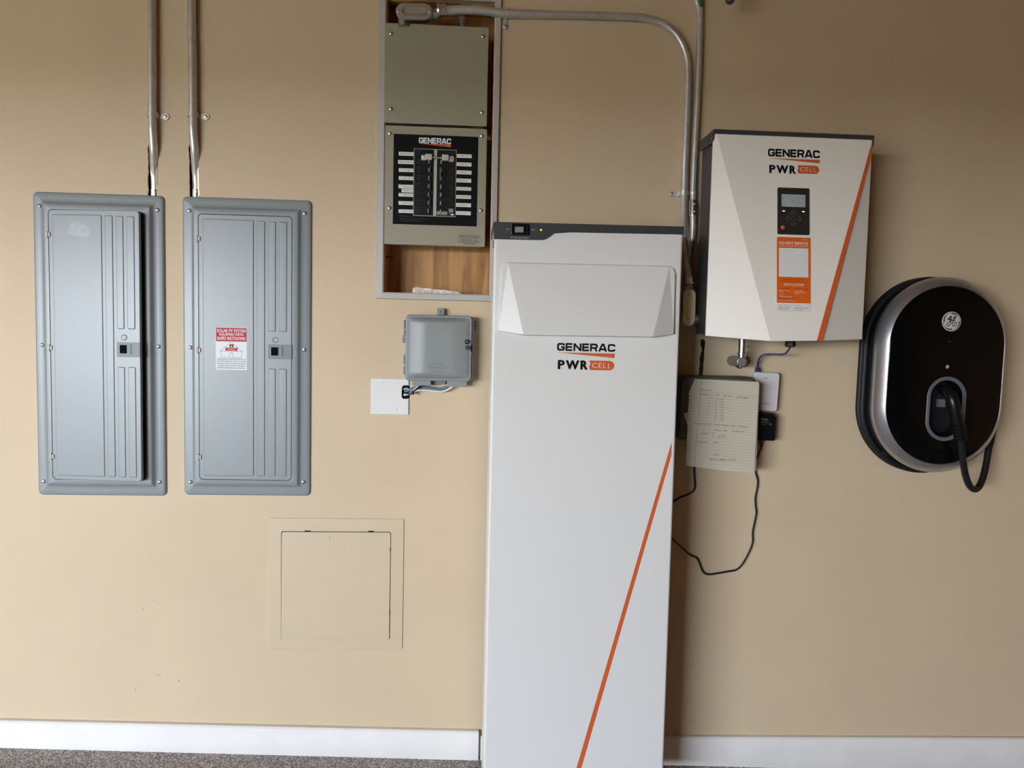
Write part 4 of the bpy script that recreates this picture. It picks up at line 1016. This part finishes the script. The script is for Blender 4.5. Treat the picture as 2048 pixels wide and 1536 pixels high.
# nipple from conduit body to case
a = W(1389, 640, -.092); t2 = thing('conduit_nipple', 'short threaded conduit nipple joining the cream covered conduit body to the inverter', 'conduit nipple', a)
b = W(1412, 640, -.092); L = b.x-a.x+.01
bm = B(); lathe(bm, (0, 0, 0), (1, 0, 0), [(.0105, 0), (.0105, L*.35), (.0125, L*.36), (.0125, L*.5), (.0105, L*.51), (.0118, L*.6), (.0105, L*.65), (.0118, L*.7), (.0105, L*.75), (.0105, L)], 18); obj('threaded_tube', bm, m_cast, t2)

# ------------------------------------------------------------------ elbow connector under the inverter
c = W(1482, 723, -.08); t = thing('conduit_elbow', 'shiny metal conduit elbow under the inverter turning into the wall', 'conduit elbow', Vector((c.x, -.0005, c.z)))
ce = Vector((0, -.079, 0)); zt2 = zb+iv.location.z-c.z
obj('connector', lathe(B(), (.002, -.079, .004), (0, 0, 1), [(.0115, 0), (.0118, .018), (.0145, .019), (.0145, .022), (.0120, .023), (.0120, .040), (.0125, .0405), (.0125, .042), (.0120, .0425), (.0120, zt2)], 24), m_zinc, t)
obj('elbow_body', lathe(B(), (0, -.088, 0), (0, 1, 0), [(.002, -.001), (.012, 0), (.0155, .003), (.0165, .010), (.0165, .088)], 28), m_cast, t)
obj('end_cap', lathe(B(), (0, -.0885, 0), (0, -1, 0), [(.0135, 0), (.0135, .002), (.0125, .003), (.004, .0034), (.0001, .0034)], 28), m_covr, t)
q = P(t, 1477, 738, -.085); screw(t, (-.004, -.086, -.0165), .003, .003)
for k in (.021, .040):
    s = screw(t, (.0175, -.079, k+.006), .003, .006); s.rotation_euler = (0, 0, R(90))
p = P(t, 1488, 722, -.002)
obj('wall_flange', lathe(B(), (p.x, 0, p.z), (0, -1, 0), [(.021, 0), (.021, .002), (.0195, .003), (.012, .003)], 28), m_bgrey, t)

# ------------------------------------------------------------------ irrigation controller, papers, adapters, cables
c = W(1435, 815, -.05); t = thing('irrigation_controller', 'dark green-grey rounded controller box mostly hidden behind the note sheets', 'controller box', Vector((c.x, 0, c.z)))
x0, x1, z0, z1 = r4(t, (1360, 749), (1512, 757), (1506, 886), (1356, 880), -.085)
obj('case', lof(B(), rrect(x0, x1, z0, z1, .018, 6), [(.004, -.0005), (0, -.006), (0, -.060), (.002, -.064), (.003, -.066)]), m_ctrl, t, angle=40)
obj('door', lof(B(), rrect(x0+.004, x1-.004, z0+.004, z1-.004, .015, 6), [(0, -.064), (0, -.080), (.003, -.086), (.008, -.087)]), m_ctrl, t, angle=40)

def sheet(name, label, cpx, y, lean=.0, tilt_deg=-3.2, curl=.004, teeth=True, mats=m_paper, origin=None):
    cx_, cy_ = (sum(q[i] for q in cpx)/4 for i in (0, 1)); c = W(cx_, cy_, y)
    t = thing(name, label, 'paper sheet', c, (0, R(tilt_deg)*-1, 0))
    TL, TR, BR, BL = [P(t, *q, 0) for q in cpx]
    nx, nz = 16, 46; bm = B(); g = []
    for j in range(nz+1):
        v = j/nz; row = []
        for i in range(nx+1):
            u = i/nx; a = TL.lerp(BL, v); b = TR.lerp(BR, v); p = a.lerp(b, u)
            if teeth:
                cut = max(0, .16-v)/.16*.016
                if i == 0: p.x += cut+(.0022 if j % 2 else 0)+random.uniform(-.0005, .0005)
                elif i < 4: p.x += cut*(1-i/4)
            if i == nx and (j == 0 or j == nz): p.x -= .004
            p.y = -curl*(math.sin(v*math.pi)*.3+(v**3)*1.2+(u**4)*.5)+lean*v
            row.append(bm.verts.new(p))
        g.append(row)
    for j in range(nz):
        for i in range(nx): bm.faces.new((g[j][i], g[j+1][i], g[j+1][i+1], g[j][i+1]))
    r = bmesh.ops.solidify(bm, geom=bm.faces[:], thickness=.0004)
    o = obj('page', bm, mats, t, angle=80); return t, (TL, TR, BR, BL), curl
m_paper2 = mat('back_page_paper', (.66, .62, .50), .7)
sheet('notebook_sheet', 'rear ruled notebook sheet peeking out along the right edge of the handwritten sheet', [(1397, 760), (1519, 766), (1511, 944), (1376, 930)], -.0912, teeth=False, curl=.002, mats=m_paper2)
c = W(1380, 845, -.0895); t = thing('notebook_sheet', 'small paper corner sticking out left of the handwritten sheet', 'paper sheet', c)
q = [P(t, *k, 0) for k in ((1400, 812), (1367.5, 828), (1381, 868), (1412, 880))]
obj('page', lof(B(), [(k.x, k.z) for k in q], [(0, .0006), (0, 0)]), m_paper2, t, smooth=False)
t, (TL, TR, BR, BL), curl = sheet('notebook_sheet', 'ruled notebook sheet with pencil handwriting and torn left edge, front of the stack', [(1378.5, 757), (1518, 764), (1506.5, 947), (1370, 931)], -.0940)
def on_sheet(pts2, u, v): pass
def hand(bm, s, px0, py0, px1, py1, h, rot=-.02):
    a = P(t, (px0+px1)/2, (py0+py1)/2, -.002); b0 = P(t, px0, py0, -.002); b1 = P(t, px1, py1, -.002)
    wd = (b1-b0).length; hh = h*.00155
    v = (TL.z-a.z)/(TL.z-BL.z); u = (a.x-TL.x)/(TR.x-TL.x)
    yy = -curl*(math.sin(v*math.pi)*.3+(v**3)*1.2+(u**4)*.5)-.0016
    text(bm, s, (a.x-wd/2, a.x+wd/2, a.z-hh/2, a.z+hh/2), yy, -.008, .25, math.atan2(b1.z-b0.z, b1.x-b0.x))
bm = B()
hand(bm, 'Program A', 1400, 779, 1424, 781, 4); hand(bm, 'Station', 1399, 787, 1416, 789, 4); hand(bm, '1', 1418.5, 790, 1420, 790, 4)
hand(bm, 'M', 1433, 790, 1438, 790, 4); hand(bm, 'W  Fr', 1447, 791, 1463, 793, 4); hand(bm, '5:30 AM', 1473, 794, 1496, 796, 4.5)
for k in range(9):
    xx = 1419-.6*k; yy_ = 796+5.1*k; hand(bm, str(k+1), xx-.8, yy_, xx+.8, yy_, 3.2); hand(bm, ('15', '10', '10', '8', '6', '10', '10', '12', '20')[k], 1431-.3*k, yy_+2, 1434-.3*k, yy_+2, 3); hand(bm, 'min', 1439, yy_+3, 1447, yy_+3.4, 2.6)
hand(bm, '* Program B', 1383, 846, 1420, 849, 4); hand(bm, 'Light veggie never', 1428, 849, 1474, 852, 4.5); hand(bm, '(backyard)', 1476, 853, 1496, 854, 4.5)
hand(bm, 'Tues  Sat', 1428, 860, 1455, 861, 4); hand(bm, '6:30 am', 1464, 862, 1487, 863, 4); hand(bm, 'Station', 1402, 866, 1417, 867, 4)
hand(bm, '9', 1424, 867, 1426, 867, 4.5); hand(bm, '5 min', 1437, 870, 1451, 870, 3); hand(bm, '2', 1424.5, 872, 1426, 872, 4); hand(bm, '10 min', 1435, 874, 1452, 875, 3)
hand(bm, 'Program C', 1396, 884, 1418, 885, 5); hand(bm, 'OFF', 1426, 885, 1436, 885, 4); hand(bm, 'Pipe', 1426, 909, 1438, 910, 4.5); hand(bm, 'N25-985-5777', 1418, 918, 1472, 921, 5)
flat('handwriting', bm, m_pencil, t)

c = W(1533, 783, -.02); t = thing('wifi_adapter', 'small white rounded network adapter to the right of the note sheets', 'network adapter', Vector((c.x, 0, c.z)), (0, R(2.0), 0))
x0, x1, z0, z1 = r4(t, (1506, 744.5), (1557, 744.5), (1558.5, 822), (1508, 822), -.028)
obj('case', lof(B(), rrect(x0, x1, z0, z1, .010, 6), [(.003, -.0005), (0, -.004), (0, -.024), (.001, -.027), (.003, -.0285)]), m_gadget, t, angle=50)
bm = B(); rect(bm, rc(t, 1527, 754.8, 1536, 755.8, -.0288), -.0288); rect(bm, rc(t, 1527.5, 757.7, 1536, 758.5, -.0288), -.0288); text(bm, 'GENERAC', rc(t, 1525, 805.5, 1541.5, 808.5, -.0288), -.0288, .01); flat('lettering', bm, m_tel2, t)
c = W(1531, 854, -.02); t = thing('power_adapter', 'black plug-in power adapter below the white network adapter', 'power adapter', Vector((c.x, 0, c.z)), (0, R(1.0), 0))
x0, x1, z0, z1 = r4(t, (1506, 825), (1553, 827), (1551, 882), (1506, 881), -.045)
pts = [(x1, z1-.012), (x1-.012, z1), (x0, z1), (x0, z0), (x1-.002, z0), (x1, z0+.002)]
obj('case', lof(B(), pts, [(.001, -.0005), (0, -.003), (0, -.042), (.0015, -.045)]), m_black, t, angle=40)
bm = B(); text(bm, 'Generac', rc(t, 1522.5, 836.5, 1536, 840, -.0452), -.0453, .01)
for k, s in enumerate(('AC ADAPTER MODEL', 'INPUT 120V 60Hz', 'OUTPUT 5V 2.0A')): text(bm, s, rc(t, 1522, 841.7+2*k, 1538-k, 843+2*k, -.0452), -.0453, -.01)
text(bm, 'MADE IN CHINA', rc(t, 1521, 848.5, 1531, 849.8, -.0452), -.0453, -.01); text(bm, 'UL', rc(t, 1538, 846.5, 1544, 850, -.0452), -.0453, .01); flat('lettering', bm, m_grey_txt, t)
p = P(t, 1522.5, 884, -.03); obj('strain_relief', lathe(B(), (p.x, -.03, z0+.002), (0, 0, -1), [(.0065, 0), (.0060, .010), (.0045, .0105), (.0045, .012), (.0055, .013), (.0042, .021)], 14), m_black, t)
cable('power_cable', 'black cord looping from the power adapter down and back behind the white cabinet', 'power cord',
      [W(1522.5, 893, -.030), W(1519.5, 902, -.022), W(1513, 918, -.010), W(1510, 933, -.008), W(1512, 948, -.008), W(1515.5, 962, -.008), W(1513.5, 980, -.008), W(1510.5, 995, -.008), W(1511, 1012, -.008), W(1512.5, 1025, -.008), W(1509.5, 1042, -.008), W(1505, 1065, -.008), W(1505, 1085, -.008),
       W(1497, 1106, -.009), W(1484, 1129, -.010), W(1472, 1140, -.010), W(1457, 1143, -.010), W(1435, 1147, -.010), W(1417, 1149, -.010), W(1406, 1144, -.010), W(1399, 1127, -.010), W(1393, 1116, -.010), W(1380, 1110, -.012), W(1366, 1097, -.015), W(1346, 1079, -.022), W(1330, 1068, -.03), W(1300, 1060, -.012)], .0026, m_blackm, 5)
cable('power_cable', 'short black cord from under the note sheets to the edge of the white cabinet', 'power cord',
      [W(1388, 880, -.020), W(1388, 905, -.014), W(1388, 938, -.012), W(1389, 958, -.012), W(1390, 972, -.012), W(1386, 982, -.012), W(1375, 989, -.012), W(1362, 994, -.014), W(1348, 1002, -.02), W(1330, 1010, -.028), W(1300, 1018, -.012)], .0029, m_blackm, 5)
cable('network_cable', 'blue network cable from the inverter underside to the white network adapter', 'network cable',
      [W(1580, 692, -.13), W(1579, 697, -.125), W(1572, 706, -.105), W(1562, 709, -.07), W(1545, 708.5, -.055), W(1528, 709.5, -.045), W(1519, 716, -.035), W(1515.5, 727, -.025), W(1514.5, 737, -.018), W(1514.5, 748, -.015)], .0027, m_blue, 6)
c = W(1514.5, 741, -.017); t = thing('network_plug', 'blue network plug boot on top of the white network adapter', 'network plug', c)
obj('boot', lof(B(), rrect(-.0062, .0062, -.008, .010, .002, 2), [(.001, .006), (0, .005), (0, -.005), (.001, -.006)]), m_blue, t)

# ------------------------------------------------------------------ car charger
FYC = -.142
c = W(1884, 752, FYC); t = thing('car_charger', 'oval gloss black car charger with silver rim at the right end of the wall', 'car charger', Vector((c.x, 0, c.z)), (0, R(0.6), 0)); ch = t
fx0, fx1 = P(t, 1776, 752, FYC).x, P(t, 2005.5, 752, FYC).x
fz1 = P(t, 1893, 571.5, FYC).z; fz0 = P(t, 1874, 928.5, FYC).z
face_o = rrect(fx0, fx1, fz0, fz1, (fx1-fx0)/2, 20)
rx0, rx1 = P(t, 1750, 752, -.112).x, P(t, 2008, 752, -.112).x; rz1 = P(t, 1890, 553.5, -.112).z; rz0 = P(t, 1868, 945, -.112).z
rim_o = rrect(rx0, rx1, rz0, rz1, (rx1-rx0)/2, 20)
bm = B()
rings(bm, [ring_at(rim_o, -.080, .006), ring_at(rim_o, -.098, .001), ring_at(rim_o, -.106), ring_at(rim_o, -.113, .0006), [((a[0]*.5+b[0]*.5), -.131, (a[1]*.5+b[1]*.5)) for a, b in zip(rim_o, face_o)], ring_at(face_o, -.1405, -.001), ring_at(face_o, -.136, .002)], False, False)
obj('rim', bm, m_silver, t, angle=35)
# black face with the oval holster opening
hx0, hx1, hz0, hz1 = rc(t, 1850.5, 753, 1929, 882, FYC)
ho = rrect(hx0, hx1, hz0, hz1, (hx1-hx0)/2, 20)
hi = offs(ho, .0125)
bm = B()
def blend(k, y): return [((a[0]*(1-k)+b[0]*k), y, (a[1]*(1-k)+b[1]*k)) for a, b in zip(face_o, ho)]
rings(bm, [ring_at(face_o, -.130), ring_at(face_o, -.1385, .0), ring_at(face_o, -.1412, .0022), blend(.2, -.1432), blend(.45, -.1452), blend(.7, -.1465), blend(1.0, -.147), ring_at(ho, -.140)], False, False)
obj('front_face', bm, m_gloss, t, angle=60)
bm = B(); rings(bm, [ring_at(ho, -.140, 0), ring_at(ho, -.1475, 0), ring_at(ho, -.1490, .0015), ring_at(ho, -.1490, .010), ring_at(ho, -.146, .0120)], False, False); obj('holster_ring', bm, m_ring, t)
bm = B(); rings(bm, [ring_at(hi, -.1465), ring_at(hi, -.100, .003), ring_at(hi, -.090, .010)], False, True); obj('holster_well', bm, m_black, t)
q = rc(t, 1877, 798, 1888, 814, -.11); obj('holster_latch', bbox(B(), q[0], q[1], -.10, -.118, q[2], q[3], .001), m_ring, t)
q = rc(t, 1873, 788, 1890, 797, -.11); obj('holster_catch', bbox(B(), q[0], q[1], -.09, -.116, q[2], q[3], .002), m_blackm, t)
# rear case and cable hook
bx0, bx1 = rx0+.010, rx1-.012; back_o = rrect(bx0, bx1, rz0+.006, rz1-.014, (bx1-bx0)/2, 20)
obj('back_case', lof(B(), back_o, [(.004, -.0005), (0, -.006), (0, -.060), (.010, -.085), (.012, -.100)]), m_blackm, t, angle=50)
p = P(t, 1839, 952, -.03); obj('cable_outlet', cyl(B(), (p.x, -.035, rz0+.012), (p.x-.002, -.035, rz0-.012), .0055), m_ring, t)
# badge
q = P(t, 1901.5, 643, FYC); by = -.1462; rb = .0298
lathe_bm = B(); lathe(lathe_bm, (q.x, -.1425, q.z), (0, -1, 0), [(rb, 0), (rb, .0032), (rb-.001, .0038), (.001, .0038)], 40)
bdg = obj('badge', lathe_bm, mat('badge_pale', (.62, .58, .54), .35), t)
bm = B(); by = -.1465
def cc(x, y_): return (q.x+x*rb, q.z+y_*rb)
stroke(bm, [cc(.89*math.cos(a), .89*math.sin(a)) for a in [2*math.pi*k/48 for k in range(48)]], rb*.045, by, True)
for k in range(4):
    a0 = R(90*k+95); pts_ = []; ws = []
    for j in range(12):
        a = a0-R(60)*j/11; rr_ = .74+.14*(j/11)**.7; pts_.append(cc(rr_*math.cos(a), rr_*math.sin(a))); ws.append(rb*(.11-.08*j/11))
    stroke(bm, pts_, ws, by)
def sm2(pts_): return [(p.x, p.y) for p in catmull([(a, b, 0) for a, b in pts_], 6)]
for s in ([(-.46, .36), (-.44, .22), (-.33, .18), (-.20, .38), (-.08, .52), (-.06, .40), (-.18, .22), (-.26, .20), (-.30, .32), (-.18, .50), (-.08, .52)],
          [(-.30, .18), (-.16, .12), (-.02, .24), (-.10, .0), (-.16, -.28), (-.32, -.46), (-.50, -.40), (-.44, -.20), (-.20, -.02), (.02, .10), (.16, .14), (.38, .12)],
          [(.20, .30), (.34, .54), (.44, .50), (.34, .32), (.20, .22), (.18, .38), (.32, .56)], [(.20, .22), (.22, .12), (.10, .0), (.06, -.24), (.20, -.46), (.42, -.42), (.52, -.22), (.42, -.06), (.28, -.10), (.26, -.26)]):
    stroke(bm, [cc(a*1.0-.0, b) for a, b in sm2(s)], rb*.075, by-.0002)
flat('badge_monogram', bm, m_ink, bdg)
for (px_, py_, rr_, m_) in ((1894.5, 733.5, .0070, m_lens),):
    p = P(t, px_, py_, -.146); obj('status_light', lathe(B(), (p.x, -.144, p.z), (0, -1, 0), [(rr_*1.15, 0), (rr_*1.15, .0018), (rr_, .0024), (rr_*.5, .0034), (.0001, .0036)], 24), m_, t)
bm = B()
for px_, py_ in ((1899, 683), (1896.5, 708)):
    p = P(t, px_, py_, -.1462); stroke(bm, [(p.x+.004*math.cos(2*math.pi*k/12), p.z+.0025*math.sin(2*math.pi*k/12)) for k in range(12)], .0006, -.1462, True)
flat('indicator_icons', bm, m_btn, t)
p = P(t, 1881, 938, -.12); bm = B(); text(bm, 'GE', rc(t, 1877, 936, 1884, 940, -.125), -.1255); flat('rim_mark', bm, m_ring, t)
# plug and cable
P0 = W(1886, 781, -.130); t = thing('charging_cable', 'black charging cable with its plug hooked into the oval car charger', 'charging cable', P0)
L_ = lambda px_, py_, y: W(px_, py_, y)-P0
obj('plug_handle', tube(B(), [L_(1884, 779, -.105), L_(1888, 781, -.140), L_(1895, 784, -.168), L_(1902, 793, -.186), L_(1906.5, 806, -.193), L_(1910, 822, -.195), L_(1914, 842, -.194), L_(1917, 853, -.192)], [.014, .0155, .0165, .0175, .0175, .0165, .0160, .0160], 20, True, 5), m_black, t, angle=60)
bm = B(); a, b = L_(1916.5, 850, -.192), L_(1922, 882, -.186); L = (b-a).length; pr = []
for k in range(5): u = L*k/5; pr += [(.0200-.0006*k, u), (.0200-.0006*k, u+L*.10), (.0170-.0006*k, u+L*.12), (.0170-.0006*k, u+L*.18)]
lathe(bm, a, b-a, pr, 20); obj('strain_relief', bm, m_black, t)
obj('cable', tube(B(), [L_(1921, 876, -.187), L_(1923, 900, -.180), L_(1926.5, 925, -.172), L_(1931, 950, -.160), L_(1939, 971, -.145), L_(1950, 979, -.128), L_(1960, 970, -.110), L_(1968, 948, -.092), L_(1973.5, 922, -.078), L_(1977, 900, -.068), L_(1982, 880, -.058), L_(1988, 850, -.052)], .0098, 16, True, 6), m_blackm, t, angle=60)
# turns of cable wound round the rear case
def wind(k, off, y):
    pts_ = offs(back_o, -off); M = FR[ch.name][0]
    return [M @ Vector((a, y, b))-P0 for a, b in pts_]
for off, y in ((.0095, -.048), (.0095, -.027)):
    w_ = wind(0, off, y); bm = B(); n_ = len(w_); rs = []
    for i in range(n_):
        p = w_[i]; tt = (w_[(i+1) % n_]-w_[i-1]).normalized(); u = Vector((0, 1, 0)); v = tt.cross(u)
        rs.append([p+(u*math.cos(2*math.pi*k/12)+v*math.sin(2*math.pi*k/12))*.0096 for k in range(12)])
    rings(bm, rs+[rs[0]], False, False); bmesh.ops.remove_doubles(bm, verts=bm.verts[:], dist=1e-5); obj('cable_winding', bm, m_blackm, t, angle=60)
c = W(1768, 905, -.05); t = thing('cable_clip', 'black clip holding the cable at the lower left of the car charger', 'cable clip', c)
obj('clip_body', bbox(B(), -.012, .014, .02, -.012, -.010, .008, .003), m_blackm, t)

# dark bar end hanging in from above
c = W(1462, -6, -.12); t = thing('metal_bracket', 'rounded end of a dark metal bracket hanging in at the top edge', 'bracket', c)
d = (W(1481, -40, -.10)-W(1456, 6, -.12)); a = W(1456.5, 5.5, -.12)-c
obj('arm', tube(B(), [a, a+d*.06, a+d*.14, a+d*1.0, Vector((.10, .119, .30))], [.006, .0125, .0145, .0145, .0145], 14), mat('dull_bracket_metal', (.12, .11, .09), .4, .6), t)
obj('arm_seam', tube(B(), [a+Vector((0, -.0105, .003)), a+d*.5+Vector((0, -.0150, 0))], .0012, 8), m_dead, t)

# small nicks and scuffs in the wall paint
t = None
bm = B()
for px_, py_, a, b, rot in ((308.5, 1200.5, 2, 1.6, 0), (286.5, 1217, 1, 3.4, -.35), (318, 1351, 7, .8, -.25), (358, 1362, 3, 1.4, 0), (271, 1378, .8, 3.5, .2), (1587, 1077, 1.5, 1.5, 0), (1386, 690, 3, 1.5, .4), (1562, 107, 1.2, 1, 0), (1786, 124, 1, 3, .2), (2020, 552, 5, .6, .1), (372, 1400, 1, .8, 0)):
    p = W(px_, py_, -.0006)
    poly(bm, [(p.x+(math.cos(k)*a*math.cos(rot)-math.sin(k)*b*math.sin(rot))*.0013, p.z+(math.cos(k)*a*math.sin(rot)+math.sin(k)*b*math.cos(rot))*.0013) for k in [j*math.pi/4 for j in range(8)]], -.0006)
o = flat('trim_2', bm, mat('exposed_filler', (.36, .29, .20), .8)); o['kind'] = 'structure'
